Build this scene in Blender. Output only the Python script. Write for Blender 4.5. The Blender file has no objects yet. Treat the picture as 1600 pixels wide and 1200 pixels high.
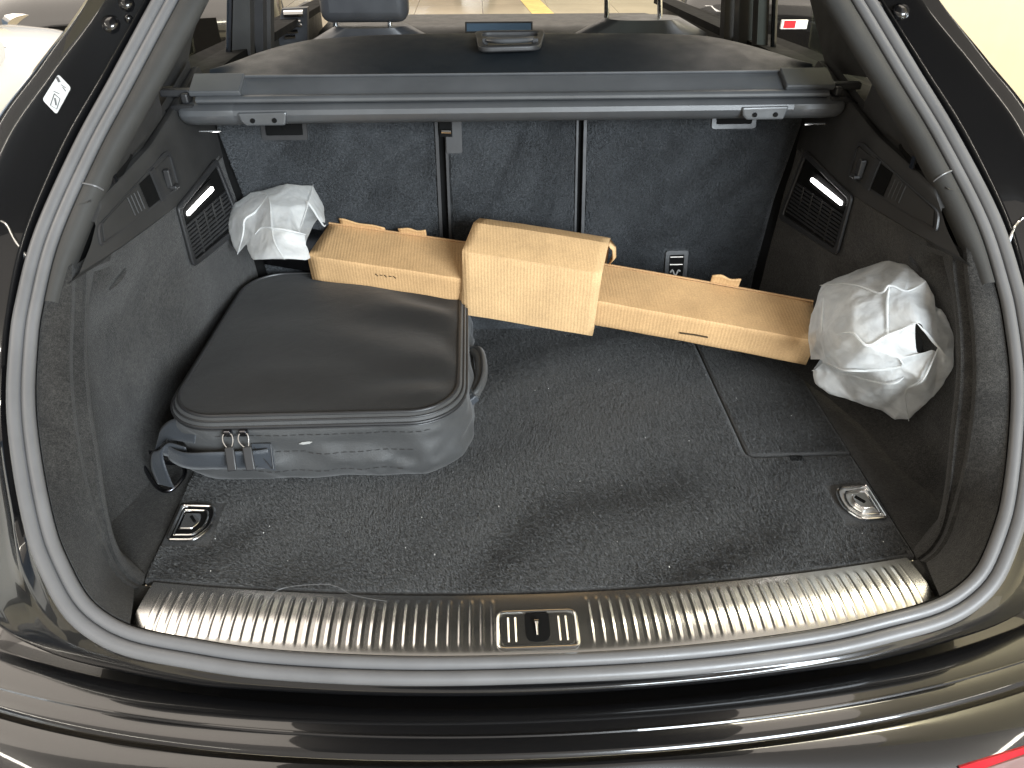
import bpy, bmesh, math, random
import numpy as np
from mathutils import Vector, Matrix, noise

random.seed(7); rng = np.random.default_rng(7)
sc = bpy.context.scene
COL = sc.collection

# ------------------------------------------------------------------ camera
CAM = np.array([-0.063, -0.68, 0.80]); PITCH = math.radians(35.0); YAW = math.radians(2.4); FPX = 1164.0
FW = np.array([math.sin(YAW)*math.cos(PITCH), math.cos(YAW)*math.cos(PITCH), -math.sin(PITCH)])
RT = np.array([math.cos(YAW), -math.sin(YAW), 0.0]); UP = np.cross(RT, FW)
cam_d = bpy.data.cameras.new('camera'); cam = bpy.data.objects.new('camera', cam_d); COL.objects.link(cam)
cam_d.sensor_width = 36.0; cam_d.lens = 36.0*FPX/1600.0; cam_d.clip_start = 0.02; cam_d.clip_end = 200.0
cam.matrix_world = Matrix(((RT[0], UP[0], -FW[0], CAM[0]), (RT[1], UP[1], -FW[1], CAM[1]), (RT[2], UP[2], -FW[2], CAM[2]), (0, 0, 0, 1)))
sc.camera = cam

# ------------------------------------------------------------------ light
world = bpy.data.worlds.new('World'); sc.world = world; world.use_nodes = True
bg = world.node_tree.nodes['Background']
bg.inputs['Color'].default_value = (1.0, 0.91, 0.80, 1); bg.inputs['Strength'].default_value = 0.74

def area(name, loc, target, sx, sy, power, color):
    d = bpy.data.lights.new(name, 'AREA'); d.shape = 'RECTANGLE'; d.size = sx; d.size_y = sy
    d.energy = power; d.color = color
    o = bpy.data.objects.new(name, d); COL.objects.link(o); o.location = loc
    o.rotation_euler = (Vector(target)-Vector(loc)).to_track_quat('-Z', 'Y').to_euler()
    return o
area('daylight_window_front', (2.3, -4.2, 1.75), (0, 0.3, 0.2), 2.6, 1.7, 620, (0.84, 0.93, 1.0))
area('ceiling_lamp_row', (-3.6, -2.4, 3.0), (-3.6, -2.4, 0), 0.16, 7.0, 120, (1.0, 0.93, 0.80))
area('ceiling_lamp_row_far', (3.9, -2.4, 3.0), (3.9, -2.4, 0), 0.16, 7.0, 120, (1.0, 0.93, 0.80))
area('ceiling_lamp_hall', (0.0, 4.6, 3.3), (0.0, 4.6, 0), 13.0, 9.0, 880, (1.0, 0.89, 0.77))
area('added_wall_light', (1.35, 1.6, 2.4), (1.95, 1.7, 0.2), 0.3, 2.5, 70, (1.0, 0.93, 0.72))  # added lamp without a known fixture, brightens the right-hand wall

sc.view_settings.view_transform = 'Standard'; sc.view_settings.look = 'None'
sc.view_settings.exposure = 0.12; sc.view_settings.gamma = 1.0
sc.view_settings.use_curve_mapping = False
sc.cycles.max_bounces = 8; sc.cycles.use_denoising = True

# ------------------------------------------------------------------ survey: measured photo point -> world point on a known surface
def ray(x, y): return FW + RT*(x-800)/FPX + UP*(600-y)/FPX
def pz(x, y, z=0.0): d = ray(x, y); return CAM + d*(z-CAM[2])/d[2]
def py(x, y, Y): d = ray(x, y); return CAM + d*(Y-CAM[1])/d[1]
def px(x, y, X): d = ray(x, y); return CAM + d*(X-CAM[0])/d[0]
def pl(x, y, n, d0): n = np.array(n, float); d = ray(x, y); return CAM + d*(d0-n@CAM)/(n@d)
def lerp(a, b, t): return a+(b-a)*t
def sstep(a, b, x): t = min(1, max(0, (x-a)/(b-a))); return t*t*(3-2*t)
def ip(x, pts): return float(np.interp(x, [p[0] for p in pts], [p[1] for p in pts]))

# ------------------------------------------------------------------ materials
def new_mat(name):
    m = bpy.data.materials.new(name); m.use_nodes = True
    return m, m.node_tree, m.node_tree.nodes['Principled BSDF']
def nd(nt, typ, **kw):
    n = nt.nodes.new(typ)
    for k, v in kw.items(): setattr(n, k, v)
    return n
def setin(n, **kw):
    for k, v in kw.items(): n.inputs[k.replace('_', ' ')].default_value = v
def objcoord(nt): return nd(nt, 'ShaderNodeTexCoord').outputs['Object']
def noise_n(nt, scale, detail=3, rough=0.5, vec=None, dist=0.0):
    n = nd(nt, 'ShaderNodeTexNoise'); setin(n, Scale=scale, Detail=detail, Roughness=rough, Distortion=dist)
    nt.links.new(vec if vec is not None else objcoord(nt), n.inputs['Vector']); return n.outputs['Fac']
def ramp(nt, fac, stops):
    r = nd(nt, 'ShaderNodeValToRGB'); e = r.color_ramp.elements
    while len(e) < len(stops): e.new(0.5)
    for i, (p, c) in enumerate(stops): e[i].position = p; e[i].color = (*c, 1) if len(c) == 3 else c
    nt.links.new(fac, r.inputs['Fac']); return r.outputs['Color']
def bump(nt, bs, h, strength, dist, chain=None):
    b = nd(nt, 'ShaderNodeBump'); setin(b, Strength=strength, Distance=dist)
    nt.links.new(h, b.inputs['Height'])
    if chain is not None: nt.links.new(chain.outputs['Normal'], b.inputs['Normal'])
    nt.links.new(b.outputs['Normal'], bs.inputs['Normal']); return b
def scaled(nt, sx, sy, sz, rot=(0, 0, 0)):
    m = nd(nt, 'ShaderNodeMapping'); m.inputs['Scale'].default_value = (sx, sy, sz); m.inputs['Rotation'].default_value = rot
    nt.links.new(objcoord(nt), m.inputs['Vector']); return m.outputs['Vector']
def mixc(nt, a, b, fac, mode='MULTIPLY'):
    m = nd(nt, 'ShaderNodeMix', data_type='RGBA', blend_type=mode)
    for s, v in ((6, a), (7, b)):
        if hasattr(v, 'links') or hasattr(v, 'is_linked'): nt.links.new(v, m.inputs[s])
        else: m.inputs[s].default_value = (*v, 1)
    if hasattr(fac, 'is_linked'): nt.links.new(fac, m.inputs[0])
    else: m.inputs[0].default_value = fac
    return m.outputs[2]

def carpet_mat(name, lo, hi, fiber=700, streak=5.0, streak_amt=0.6, sheen=0.35, tint=(1, 1, 1)):
    m, nt, bs = new_mat(name)
    fib = noise_n(nt, fiber, 4, 0.7)
    fib2 = noise_n(nt, fiber*0.33, 3, 0.6)
    big = noise_n(nt, streak, 5, 0.62, scaled(nt, 1.0, 1.0, 1.0, (0, 0, 0.6)), 1.6)
    c = ramp(nt, fib, [(0.36, lo), (0.66, hi)])
    v = 1-streak_amt
    c2 = ramp(nt, big, [(0.34, (v*tint[0], v*tint[1], v*tint[2])), (0.66, (1.25, 1.25, 1.25))])
    c = mixc(nt, c, c2, 1.0)
    c3 = ramp(nt, fib2, [(0.35, (0.72, 0.72, 0.72)), (0.65, (1.2, 1.2, 1.2))])
    c = mixc(nt, c, c3, 1.0)
    nt.links.new(c, bs.inputs['Base Color'])
    setin(bs, Roughness=0.95); bs.inputs['Specular IOR Level'].default_value = 0.1
    bs.inputs['Sheen Weight'].default_value = sheen; bs.inputs['Sheen Roughness'].default_value = 0.55
    b1 = bump(nt, bs, fib, 0.9, 0.0022)
    bump(nt, bs, big, 0.35, 0.006, b1)
    return m
M = {}
M['carpet'] = carpet_mat('boot_floor_carpet', (0.013, 0.0135, 0.014), (0.060, 0.061, 0.062), 620, 5.0, 0.5, 0.2)
M['lining'] = carpet_mat('side_lining_felt', (0.012, 0.0117, 0.0113), (0.043, 0.041, 0.038), 560, 6.0, 0.35, 0.12)
M['seatcarpet'] = carpet_mat('seat_back_velour', (0.016, 0.0175, 0.019), (0.054, 0.058, 0.063), 600, 7.0, 0.6, 0.25)

def plastic(name, col, rough, grain=900, gs=0.25, spec=0.5, var=0.15):
    m, nt, bs = new_mat(name)
    n = noise_n(nt, 9, 4, 0.6)
    c = ramp(nt, n, [(0.3, tuple(x*(1-var) for x in col)), (0.7, tuple(x*(1+var) for x in col))])
    nt.links.new(c, bs.inputs['Base Color'])
    r = nd(nt, 'ShaderNodeMapRange'); setin(r, From_Min=0.3, From_Max=0.7, To_Min=rough-0.05, To_Max=rough+0.07)
    nt.links.new(noise_n(nt, 30, 3), r.inputs['Value']); nt.links.new(r.outputs['Result'], bs.inputs['Roughness'])
    bs.inputs['Specular IOR Level'].default_value = spec
    if gs: bump(nt, bs, noise_n(nt, grain, 2), gs, 0.0006)
    return m
M['trim'] = plastic('grained_trim_plastic', (0.025, 0.0245, 0.024), 0.55, 1100, 0.35, 0.35)
M['trim_smooth'] = plastic('smooth_dark_plastic', (0.021, 0.021, 0.022), 0.42, 1200, 0.15, 0.4)
M['trim_dark'] = plastic('dark_edge_plastic', (0.018, 0.018, 0.019), 0.45, 1200, 0.1, 0.35)
M['cassette'] = plastic('cover_cassette_plastic', (0.064, 0.067, 0.071), 0.36, 1300, 0.12, 0.5)
M['coverfabric'] = plastic('cover_vinyl', (0.011, 0.0142, 0.0175), 0.46, 1600, 0.35, 0.35, 0.08)
M['rubber'] = plastic('seal_rubber', (0.105, 0.104, 0.106), 0.40, 1500, 0.10, 0.5, 0.12)
M['black'] = plastic('matt_black_void', (0.004, 0.004, 0.004), 0.8, 900, 0, 0.1)
M['seatleather'] = plastic('seat_leather', (0.035, 0.037, 0.042), 0.42, 350, 0.3)
M['pillarfab'] = plastic('pillar_trim_soft', (0.034, 0.0335, 0.032), 0.62, 800, 0.5, 0.3)

def paint(name, col, rough=0.03):
    m, nt, bs = new_mat(name)
    setin(bs, Base_Color=(*col, 1), Roughness=0.25)
    bs.inputs['Coat Weight'].default_value = 1.0; bs.inputs['Coat Roughness'].default_value = rough
    bs.inputs['Specular IOR Level'].default_value = 0.3
    b = nd(nt, 'ShaderNodeBump'); setin(b, Strength=0.012, Distance=0.001)
    nt.links.new(noise_n(nt, 60, 2), b.inputs['Height']); nt.links.new(b.outputs['Normal'], bs.inputs['Coat Normal'])
    return m
M['paint'] = paint('black_car_paint', (0.004, 0.004, 0.0045))
M['white_paint'] = paint('white_car_paint', (0.75, 0.73, 0.69))
M['taupe_paint'] = paint('taupe_car_paint', (0.34, 0.29, 0.25))

def metal(name, col, rough, scratch=0.0, aniso=0):
    m, nt, bs = new_mat(name)
    setin(bs, Base_Color=(*col, 1), Metallic=1.0, Roughness=rough)
    if scratch:
        n = noise_n(nt, 160, 3, 0.6, scaled(nt, 1, 8, 1))
        r = nd(nt, 'ShaderNodeMapRange'); setin(r, From_Min=0.3, From_Max=0.7, To_Min=rough*0.6, To_Max=rough*1.5)
        nt.links.new(n, r.inputs['Value']); nt.links.new(r.outputs['Result'], bs.inputs['Roughness'])
        bump(nt, bs, noise_n(nt, 300, 2, 0.5, scaled(nt, 1, 12, 1)), 0.03, 0.001)
    return m
M['steel'] = metal('ribbed_sill_steel', (0.64, 0.635, 0.62), 0.23, 0)
M['chrome'] = metal('bright_chrome', (0.78, 0.78, 0.78), 0.14)
M['satin'] = metal('satin_silver', (0.78, 0.78, 0.77), 0.28)
M['darkmetal'] = metal('gunmetal', (0.10, 0.10, 0.11), 0.25)

def cardboard(name, col):
    m, nt, bs = new_mat(name)
    n1 = noise_n(nt, 14, 5, 0.65); n2 = noise_n(nt, 420, 3, 0.6)
    c = ramp(nt, n1, [(0.3, tuple(x*0.86 for x in col)), (0.7, tuple(min(1, x*1.08) for x in col))])
    c2 = ramp(nt, n2, [(0.35, (0.86, 0.85, 0.83)), (0.65, (1.06, 1.06, 1.06))])
    nt.links.new(mixc(nt, c, c2, 1.0), bs.inputs['Base Color'])
    setin(bs, Roughness=0.72); bs.inputs['Specular IOR Level'].default_value = 0.25
    w = nd(nt, 'ShaderNodeTexWave', wave_type='BANDS', bands_direction='X'); setin(w, Scale=55.0, Distortion=1.2, Detail=2.0)
    nt.links.new(objcoord(nt), w.inputs['Vector'])
    b1 = bump(nt, bs, w.outputs['Fac'], 0.22, 0.0014)
    bump(nt, bs, n1, 0.35, 0.004, b1)
    return m
M['card'] = cardboard('brown_cardboard', (0.53, 0.335, 0.165))
M['card_pale'] = cardboard('pale_cardboard', (0.58, 0.385, 0.20))
M['card_edge'] = cardboard('cardboard_edge', (0.46, 0.28, 0.14))
M['ink'] = plastic('printed_ink', (0.05, 0.035, 0.02), 0.8, 900, 0, 0.1)

def film():
    m, nt, bs = new_mat('milky_plastic_film')
    n = noise_n(nt, 22, 5, 0.6, None, 0.8)
    c = ramp(nt, n, [(0.3, (0.74, 0.76, 0.77)), (0.7, (0.86, 0.86, 0.84))])
    nt.links.new(c, bs.inputs['Base Color'])
    setin(bs, Roughness=0.30); bs.inputs['Specular IOR Level'].default_value = 0.5
    b1 = bump(nt, bs, noise_n(nt, 45, 6, 0.7, None, 1.5), 0.35, 0.006)
    bump(nt, bs, noise_n(nt, 260, 4, 0.7, None, 1.0), 0.25, 0.0015, b1)
    tr = nd(nt, 'ShaderNodeBsdfTranslucent'); tr.inputs['Color'].default_value = (0.86, 0.87, 0.86, 1)
    tp = nd(nt, 'ShaderNodeBsdfTransparent'); tp.inputs['Color'].default_value = (0.95, 0.96, 0.97, 1)
    mx = nd(nt, 'ShaderNodeMixShader'); mx.inputs[0].default_value = 0.35
    mx2 = nd(nt, 'ShaderNodeMixShader'); tr_r = nd(nt, 'ShaderNodeMapRange'); setin(tr_r, From_Min=0.3, From_Max=0.7, To_Min=0.12, To_Max=0.46)
    nt.links.new(noise_n(nt, 14, 4, 0.6, None, 1.2), tr_r.inputs['Value']); nt.links.new(tr_r.outputs['Result'], mx2.inputs[0])
    out = nt.nodes['Material Output']
    nt.links.new(bs.outputs[0], mx.inputs[1]); nt.links.new(tr.outputs[0], mx.inputs[2])
    nt.links.new(mx.outputs[0], mx2.inputs[1]); nt.links.new(tp.outputs[0], mx2.inputs[2])
    nt.links.new(mx2.outputs[0], out.inputs['Surface'])
    return m
M['film'] = film()

def nylon(name, col, rough=0.55):
    m, nt, bs = new_mat(name)
    n = noise_n(nt, 8, 4, 0.6); c = ramp(nt, n, [(0.3, tuple(x*0.8 for x in col)), (0.7, tuple(x*1.2 for x in col))])
    nt.links.new(c, bs.inputs['Base Color']); setin(bs, Roughness=rough)
    bs.inputs['Specular IOR Level'].default_value = 0.4
    bs.inputs['Sheen Weight'].default_value = 0.12
    vo = nd(nt, 'ShaderNodeTexVoronoi'); setin(vo, Scale=900.0); nt.links.new(objcoord(nt), vo.inputs['Vector'])
    b1 = bump(nt, bs, vo.outputs['Distance'], 0.35, 0.0008)
    bump(nt, bs, noise_n(nt, 26, 4, 0.55, None, 0.6), 0.25, 0.004, b1)
    return m
M['nylon'] = nylon('black_nylon', (0.040, 0.041, 0.0415))
M['bagtop'] = nylon('black_nylon_top_shaded', (0.0095, 0.0090, 0.0085), 0.55)  # bag nylon darkened, the weaker light on its top put into colour
M['bagtop'].node_tree.nodes['Principled BSDF'].inputs['Specular IOR Level'].default_value = 0.24
M['webbing'] = nylon('strap_webbing', (0.030, 0.034, 0.040), 0.42)

def emit(name, col, s):
    m, nt, bs = new_mat(name)
    bs.inputs['Base Color'].default_value = (*col, 1); bs.inputs['Emission Color'].default_value = (*col, 1); bs.inputs['Emission Strength'].default_value = s
    return m
M['lamp'] = emit('boot_lamp_glow', (1.0, 0.97, 0.95), 9.0)
M['screen'] = emit('dash_screen_glass', (0.03, 0.06, 0.10), 0.3); 
def glass(name, col, alpha):
    m, nt, bs = new_mat(name)
    gl = nd(nt, 'ShaderNodeBsdfGlossy'); gl.inputs['Roughness'].default_value = 0.01
    tp = nd(nt, 'ShaderNodeBsdfTransparent'); tp.inputs['Color'].default_value = (*col, 1)
    mx = nd(nt, 'ShaderNodeMixShader'); mx.inputs[0].default_value = 0.07
    nt.links.new(tp.outputs[0], mx.inputs[1]); nt.links.new(gl.outputs[0], mx.inputs[2])
    nt.links.new(mx.outputs[0], nt.nodes['Material Output'].inputs['Surface']); return m
M['glass'] = glass('car_window_glass', (0.80, 0.84, 0.78), 1)
M['sticker'] = plastic('white_sticker', (0.46, 0.46, 0.45), 0.45, 900, 0, 0.4, 0.05)
M['stickerink'] = plastic('sticker_print', (0.10, 0.10, 0.10), 0.5, 900, 0, 0.3)
M['red'] = plastic('red_lens', (0.45, 0.01, 0.02), 0.12, 900, 0, 0.6)
M['lens'] = plastic('smoked_lens', (0.20, 0.13, 0.13), 0.15, 900, 0, 0.6)
M['plate_white'] = plastic('white_plate', (0.75, 0.74, 0.70), 0.4, 900, 0, 0.4)
M['tyre'] = plastic('tyre_rubber', (0.02, 0.02, 0.02), 0.7, 600, 0.3)
M['lint'] = plastic('pale_lint', (0.55, 0.55, 0.53), 0.9, 900, 0, 0.1)
M['scuff'] = plastic('grey_scuff', (0.28, 0.28, 0.27), 0.8, 900, 0, 0.2)
def tilefloor():
    m, nt, bs = new_mat('polished_hall_floor')
    br = nd(nt, 'ShaderNodeTexBrick'); br.offset = 0.0
    br.inputs['Color1'].default_value = (0.46, 0.41, 0.30, 1); br.inputs['Color2'].default_value = (0.50, 0.44, 0.33, 1); br.inputs['Mortar'].default_value = (0.25, 0.21, 0.15, 1)
    setin(br, Scale=1.0, Mortar_Size=0.006); br.inputs['Brick Width'].default_value = 0.8; br.inputs['Row Height'].default_value = 0.8
    nt.links.new(objcoord(nt), br.inputs['Vector'])
    c = ramp(nt, noise_n(nt, 1.5, 4), [(0.3, (0.8, 0.8, 0.8)), (0.7, (1.1, 1.1, 1.1))])
    nt.links.new(mixc(nt, br.outputs['Color'], c, 1.0), bs.inputs['Base Color'])
    setin(bs, Roughness=0.12)
    return m
M['tiles'] = tilefloor()
M['lineyellow'] = plastic('yellow_floor_line', (0.75, 0.58, 0.22), 0.5, 200, 0.1, 0.3)
M['wall'] = plastic('cream_wall_paint', (0.82, 0.78, 0.60), 0.7, 60, 0.1, 0.2, 0.03)

# ------------------------------------------------------------------ mesh helpers
def mk(name, V, F, mat, parent=None, smooth=True, angle=40):
    me = bpy.data.meshes.new(name)
    me.from_pydata([tuple(map(float, v)) for v in V], [], [tuple(map(int, f)) for f in F]); me.validate()
    bm = bmesh.new(); bm.from_mesh(me); bmesh.ops.recalc_face_normals(bm, faces=bm.faces); bm.to_mesh(me); bm.free()
    if smooth:
        me.polygons.foreach_set('use_smooth', [True]*len(me.polygons)); me.set_sharp_from_angle(angle=math.radians(angle))
    me.materials.append(M[mat] if isinstance(mat, str) else mat)
    o = bpy.data.objects.new(name, me); COL.objects.link(o)
    if parent is not None: attach(o, parent)
    return o
def attach(o, parent):
    o.parent = parent
    w = parent.get('_w')
    t = Vector(w) if w is not None else Vector((0, 0, 0))
    o.matrix_parent_inverse = Matrix.Translation(-t)
def thing(name, label, cat, loc=(0, 0, 0), group=None):
    e = bpy.data.objects.new(name, None); COL.objects.link(e); e.location = loc
    e['label'] = label; e['category'] = cat
    if group: e['group'] = group
    e['_w'] = [float(v) for v in loc]; e.empty_display_size = 0.05
    return e
def tag(o, label, cat, group=None):
    o['label'] = label; o['category'] = cat
    if group: o['group'] = group
    return o
def grid(rows, closed_u=False, closed_v=False):
    rows = [np.asarray(r, float) for r in rows]; n, m = len(rows), len(rows[0])
    V = np.concatenate(rows); F = []
    for i in range(n if closed_u else n-1):
        for j in range(m if closed_v else m-1):
            a = i*m+j; b = i*m+(j+1) % m; c = ((i+1) % n)*m+(j+1) % m; d = ((i+1) % n)*m+j
            F.append((a, b, c, d))
    return V, F
def catmull(P, n, closed=False):
    P = np.asarray(P, float); k = len(P)
    idx = np.linspace(0, k if closed else k-1, n, endpoint=not closed); out = []
    for t in idx:
        i = int(min(math.floor(t), k-1 if closed else k-2)); f = t-i
        g = lambda j: P[j % k] if closed else P[min(max(j, 0), k-1)]
        a, b, c, d = g(i-1), g(i), g(i+1), g(i+2)
        out.append(0.5*((2*b)+(-a+c)*f+(2*a-5*b+4*c-d)*f*f+(-a+3*b-3*c+d)*f**3))
    return np.array(out)
def resample(P, n, closed=False):
    P = np.asarray(P, float); Q = np.vstack([P, P[:1]]) if closed else P
    s = np.concatenate([[0], np.cumsum(np.linalg.norm(np.diff(Q, axis=0), axis=1))])
    t = np.linspace(0, s[-1], n, endpoint=not closed)
    return np.stack([np.interp(t, s, Q[:, i]) for i in range(3)], 1)
def tube(path, r, n=10, closed=False, caps=True, flat=1.0, upv=None):
    P = np.asarray(path, float); k = len(P); rows = []
    T = np.gradient(P, axis=0) if not closed else (np.roll(P, -1, 0)-np.roll(P, 1, 0))
    T /= np.linalg.norm(T, axis=1)[:, None]+1e-12
    u = np.array(upv if upv is not None else (0, 0, 1.0)); prev = None
    for i in range(k):
        if prev is None:
            s = np.cross(T[i], u)
            if np.linalg.norm(s) < 1e-3: s = np.cross(T[i], (1, 0, 0))
        else: s = prev - T[i]*(prev@T[i])
        s /= np.linalg.norm(s); w = np.cross(s, T[i]); prev = s
        rr = r[i] if hasattr(r, '__len__') else r
        rows.append([P[i]+rr*(math.cos(a)*s+flat*math.sin(a)*w) for a in np.linspace(0, 2*math.pi, n, endpoint=False)])
    V, F = grid(rows, closed, True)
    if caps and not closed: F.append(tuple(range(n))); F.append(tuple((k-1)*n+j for j in range(n)))
    return V, F
def join(*VF):
    V = []; F = []
    for v, f in VF:
        o = len(V); V += [tuple(x) for x in v]; F += [tuple(i+o for i in q) for q in f]
    return V, F
def boxvf(c, s, ax=None):
    c = np.array(c, float); s = np.array(s, float)/2; A = np.eye(3) if ax is None else np.asarray(ax, float)
    V = [c+A[0]*s[0]*i+A[1]*s[1]*j+A[2]*s[2]*k for i in (-1, 1) for j in (-1, 1) for k in (-1, 1)]
    return V, [(0, 1, 3, 2), (4, 6, 7, 5), (0, 4, 5, 1), (2, 3, 7, 6), (0, 2, 6, 4), (1, 5, 7, 3)]
def prism(poly, off):
    """closed slab: polygon (3-D points) extruded by vector off"""
    P = [np.array(p, float) for p in poly]; n = len(P); off = np.array(off, float)
    V = P+[p+off for p in P]
    return V, [tuple(range(n)), tuple(range(2*n-1, n-1, -1))]+[(i, (i+1) % n, n+(i+1) % n, n+i) for i in range(n)]
def ringprism(outer, inner, off):
    n = len(outer); off = np.array(off, float)
    V = [np.array(p, float) for p in list(outer)+list(inner)]; V += [v+off for v in V]; F = []
    for i in range(n):
        j = (i+1) % n
        F += [(i, j, n+j, n+i), (2*n+i, 3*n+i, 3*n+j, 2*n+j), (i, 2*n+i, 2*n+j, j), (n+i, n+j, 3*n+j, 3*n+i)]
    return V, F
def roundpoly(P, r, n=5):
    P = [np.array(p, float) for p in P]; k = len(P); out = []
    for i in range(k):
        a, b, c = P[i-1], P[i], P[(i+1) % k]; rr = r[i] if hasattr(r, '__len__') else r
        p0 = b+(a-b)/np.linalg.norm(a-b)*rr; p1 = b+(c-b)/np.linalg.norm(c-b)*rr
        for t in np.linspace(0, 1, n): out.append((1-t)**2*p0+2*t*(1-t)*b+t*t*p1)
    return out
def bevel(o, w=0.002, seg=2, ang=35):
    b = o.modifiers.new('edge', 'BEVEL'); b.width = w; b.segments = seg; b.limit_method = 'ANGLE'; b.angle_limit = math.radians(ang); return o
def solid(o, t, offset=-1):
    s = o.modifiers.new('thick', 'SOLIDIFY'); s.thickness = t; s.offset = offset; return o
def fbm(p, s): return noise.fractal(Vector(p)*s, 1.0, 2.0, 4)
def mirror(V): return [(-v[0], v[1], v[2]) for v in V]
SIDES = (('left', -1), ('right', 1))

# ================================================================== THE CAR
car = thing('car', 'black car seen from behind with its boot open, filling the picture', 'car', (0, 0.6, -0.65))

# opening outline (half), lower centre to roof
HALF = [(0, -.152, -.013), (.18, -.149, -.011), (.34, -.138, -.004), (.44, -.125, .007), (.505, -.114, .017), (.550, -.098, .031), (.585, -.076, .052), (.616, -.040, .084), (.639, -.004, .114),
        (.664, .056, .168), (.682, .118, .224), (.689, .180, .278), (.688, .225, .318), (.675, .300, .385), (.637, .400, .472), (.597, .478, .542),
        (.548, .577, .629), (.50, .670, .710), (.42, .775, .80), (.28, .84, .855), (0, .865, .875)]
loop = [np.array((x, y, z)) for x, y, z in HALF]+[np.array((-x, y, z)) for x, y, z in HALF[-2:0:-1]]
PATH = resample(catmull(loop, 600, True), 320, True)
NP_ = np.array([0, -1, 1.13]); NP_ /= np.linalg.norm(NP_)
Tn = np.roll(PATH, -1, 0)-np.roll(PATH, 1, 0); Tn /= np.linalg.norm(Tn, axis=1)[:, None]
INW = np.cross(NP_[None], Tn); INW /= np.linalg.norm(INW, axis=1)[:, None]
if INW[0] @ (np.array((0, .25, .35))-PATH[0]) < 0: INW = -INW
def sweep(profile, sel=None, closed_prof=True):
    idx = range(len(PATH)) if sel is None else sel
    rows = [[PATH[i]+INW[i]*u+NP_*v for u, v in (profile(i) if callable(profile) else profile)] for i in idx]
    return grid(rows, sel is None, closed_prof)
def circ(u, v, r, n=14, fl=1.0): return [(u+r*math.cos(a), v+fl*r*math.sin(a)) for a in np.linspace(0, 2*math.pi, n, endpoint=False)]
mk('weatherstrip', *sweep(circ(.0090, .001, .0090, 14, .9)), 'rubber', car, True, 80)
mk('weatherstrip_lip', *sweep(circ(.0258, -.001, .0080, 14, .9)), 'rubber', car, True, 80)
mk('weatherstrip_carrier', *sweep([(.004, -.006), (.0175, -.004), (.033, -.006), (.033, -.014), (.004, -.014)]), 'black', car)

# ---- body flange / gutter around the opening (gloss black), outwards of the seal
F1 = [(0, -.156, -.032), (.20, -.149, -.032), (.385, -.132, -.032), (.455, -.121, -.032), (.53, -.104, -.031), (.60, -.085, -.030), (.655, -.064, -.027), (.70, -.043, -.020), (.738, -.015, -.004),
      (.766, .03, .04), (.782, .09, .13), (.787, .15, .21), (.785, .20, .28), (.767, .285, .395), (.733, .378, .497), (.683, .458, .565), (.627, .538, .635), (.575, .63, .725), (.50, .80, .83), (.33, .90, .90), (0, .93, .925)]
loop1 = [np.array(p, float) for p in F1]+[np.array((-p[0], p[1], p[2]), float) for p in F1[-2:0:-1]]
def arc_match(P_half_a, loopb):
    """sample loop b with the same control parameter as PATH samples"""
    fine = catmull(loop, 3200, True); par = np.linspace(0, len(loop), 3200, endpoint=False)
    out = []
    fb = catmull(loopb, 3200, True)
    for p in PATH:
        k = int(np.argmin(((fine-p)**2).sum(1))); out.append(fb[k])
    return np.array(out)
OUT = arc_match(None, loop1)
rows = []
for i, p in enumerate(PATH):
    o = OUT[i]; d = o-p; L = np.linalg.norm(d); side = sstep(.03, .16, p[2])
    prof = []
    #  t (0 seal .. 1 outer edge), v lift along opening normal
    P_side = [(-.06, -.012), (.0, -.012), (.08, -.018), (.15, -.020), (.19, -.011), (.22, -.010), (.25, -.019), (.45, -.017), (.65, -.014), (.80, -.011), (.86, -.008), (.92, -.001), (.97, .001), (1.0, -.003), (1.02, -.015)]
    P_bot = [(-.06, -.010), (.0, -.008), (.10, -.007), (.20, -.005), (.30, -.003), (.40, -.001), (.50, .0005), (.60, .001), (.70, .001), (.80, .0005), (.86, .000), (.92, -.001), (.97, -.003), (1.0, -.006), (1.01, -.02)]
    sw = min(1.0, L/.10)
    rows.append([p+d*lerp(b[0], a[0], side)+NP_*lerp(b[1], a[1]*sw, side) for a, b in zip(P_side, P_bot)])
V, F = grid(rows, True, False)
from mathutils.bvhtree import BVHTree
FLB = BVHTree.FromPolygons([tuple(map(float, v)) for v in V], F)
mk('body_flange', V, F, 'paint', car, True, 60)
# quarter panel skin outside the flange, turning forward
rows = []
for i, p in enumerate(PATH):
    o = OUT[i]
    if o[2] < .0: continue
    s = np.sign(o[0]) if abs(o[0]) > .05 else 0
    rows.append((i, [o+NP_*-.003, o+np.array((s*.012, .02, -.004)), o+np.array((s*.03, .07, -.01)), o+np.array((s*.05, .20, -.03))]))
for nm, sg in SIDES:
    R = [r for i, r in rows if np.sign(r[0][0]) == sg]
    R.sort(key=lambda r: r[0][2])
    mk('quarter_panel', *grid(R), 'paint', car, True, 60)

# ---- rear bumper
EX = [-.86, -.80, -.72, -.62, -.5, -.38, -.2, 0, .2, .38, .5, .62, .72, .80, .86]
def curve_y(c0, k2, k4): return lambda x: c0+k2*x*x+k4*x**4
yE1 = curve_y(-.158, .175, .10); yE2 = curve_y(-.196, .165, .06); yE3 = curve_y(-.219, .150, .09)
xs = np.linspace(-.86, .86, 87)
def bump_rows(defs): return [[(x, f(x)+dy, z+dz*abs(x)) for x in xs] for f, dy, z, dz in defs]
R = bump_rows([(yE1, .03, -.060, 0), (yE1, -.001, -.052, 0), (yE1, -.008, -.0475, 0), (yE2, .004, -.0490, 0), (yE2, .0018, -.0496, 0), (yE2, .0010, -.0484, 0), (yE2, -.0004, -.0484, 0), (yE2, -.0016, -.0500, 0), (yE2, -.005, -.0496, 0),
               (yE3, .003, -.0505, 0), (yE3, .0, -.0522, 0), (yE3, -.002, -.0560, 0)])
mk('bumper_step', *grid(R), 'paint', car, True, 50)
def yE4(x): return yE3(x)-.012-.03*sstep(.1, .62, abs(x))
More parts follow.
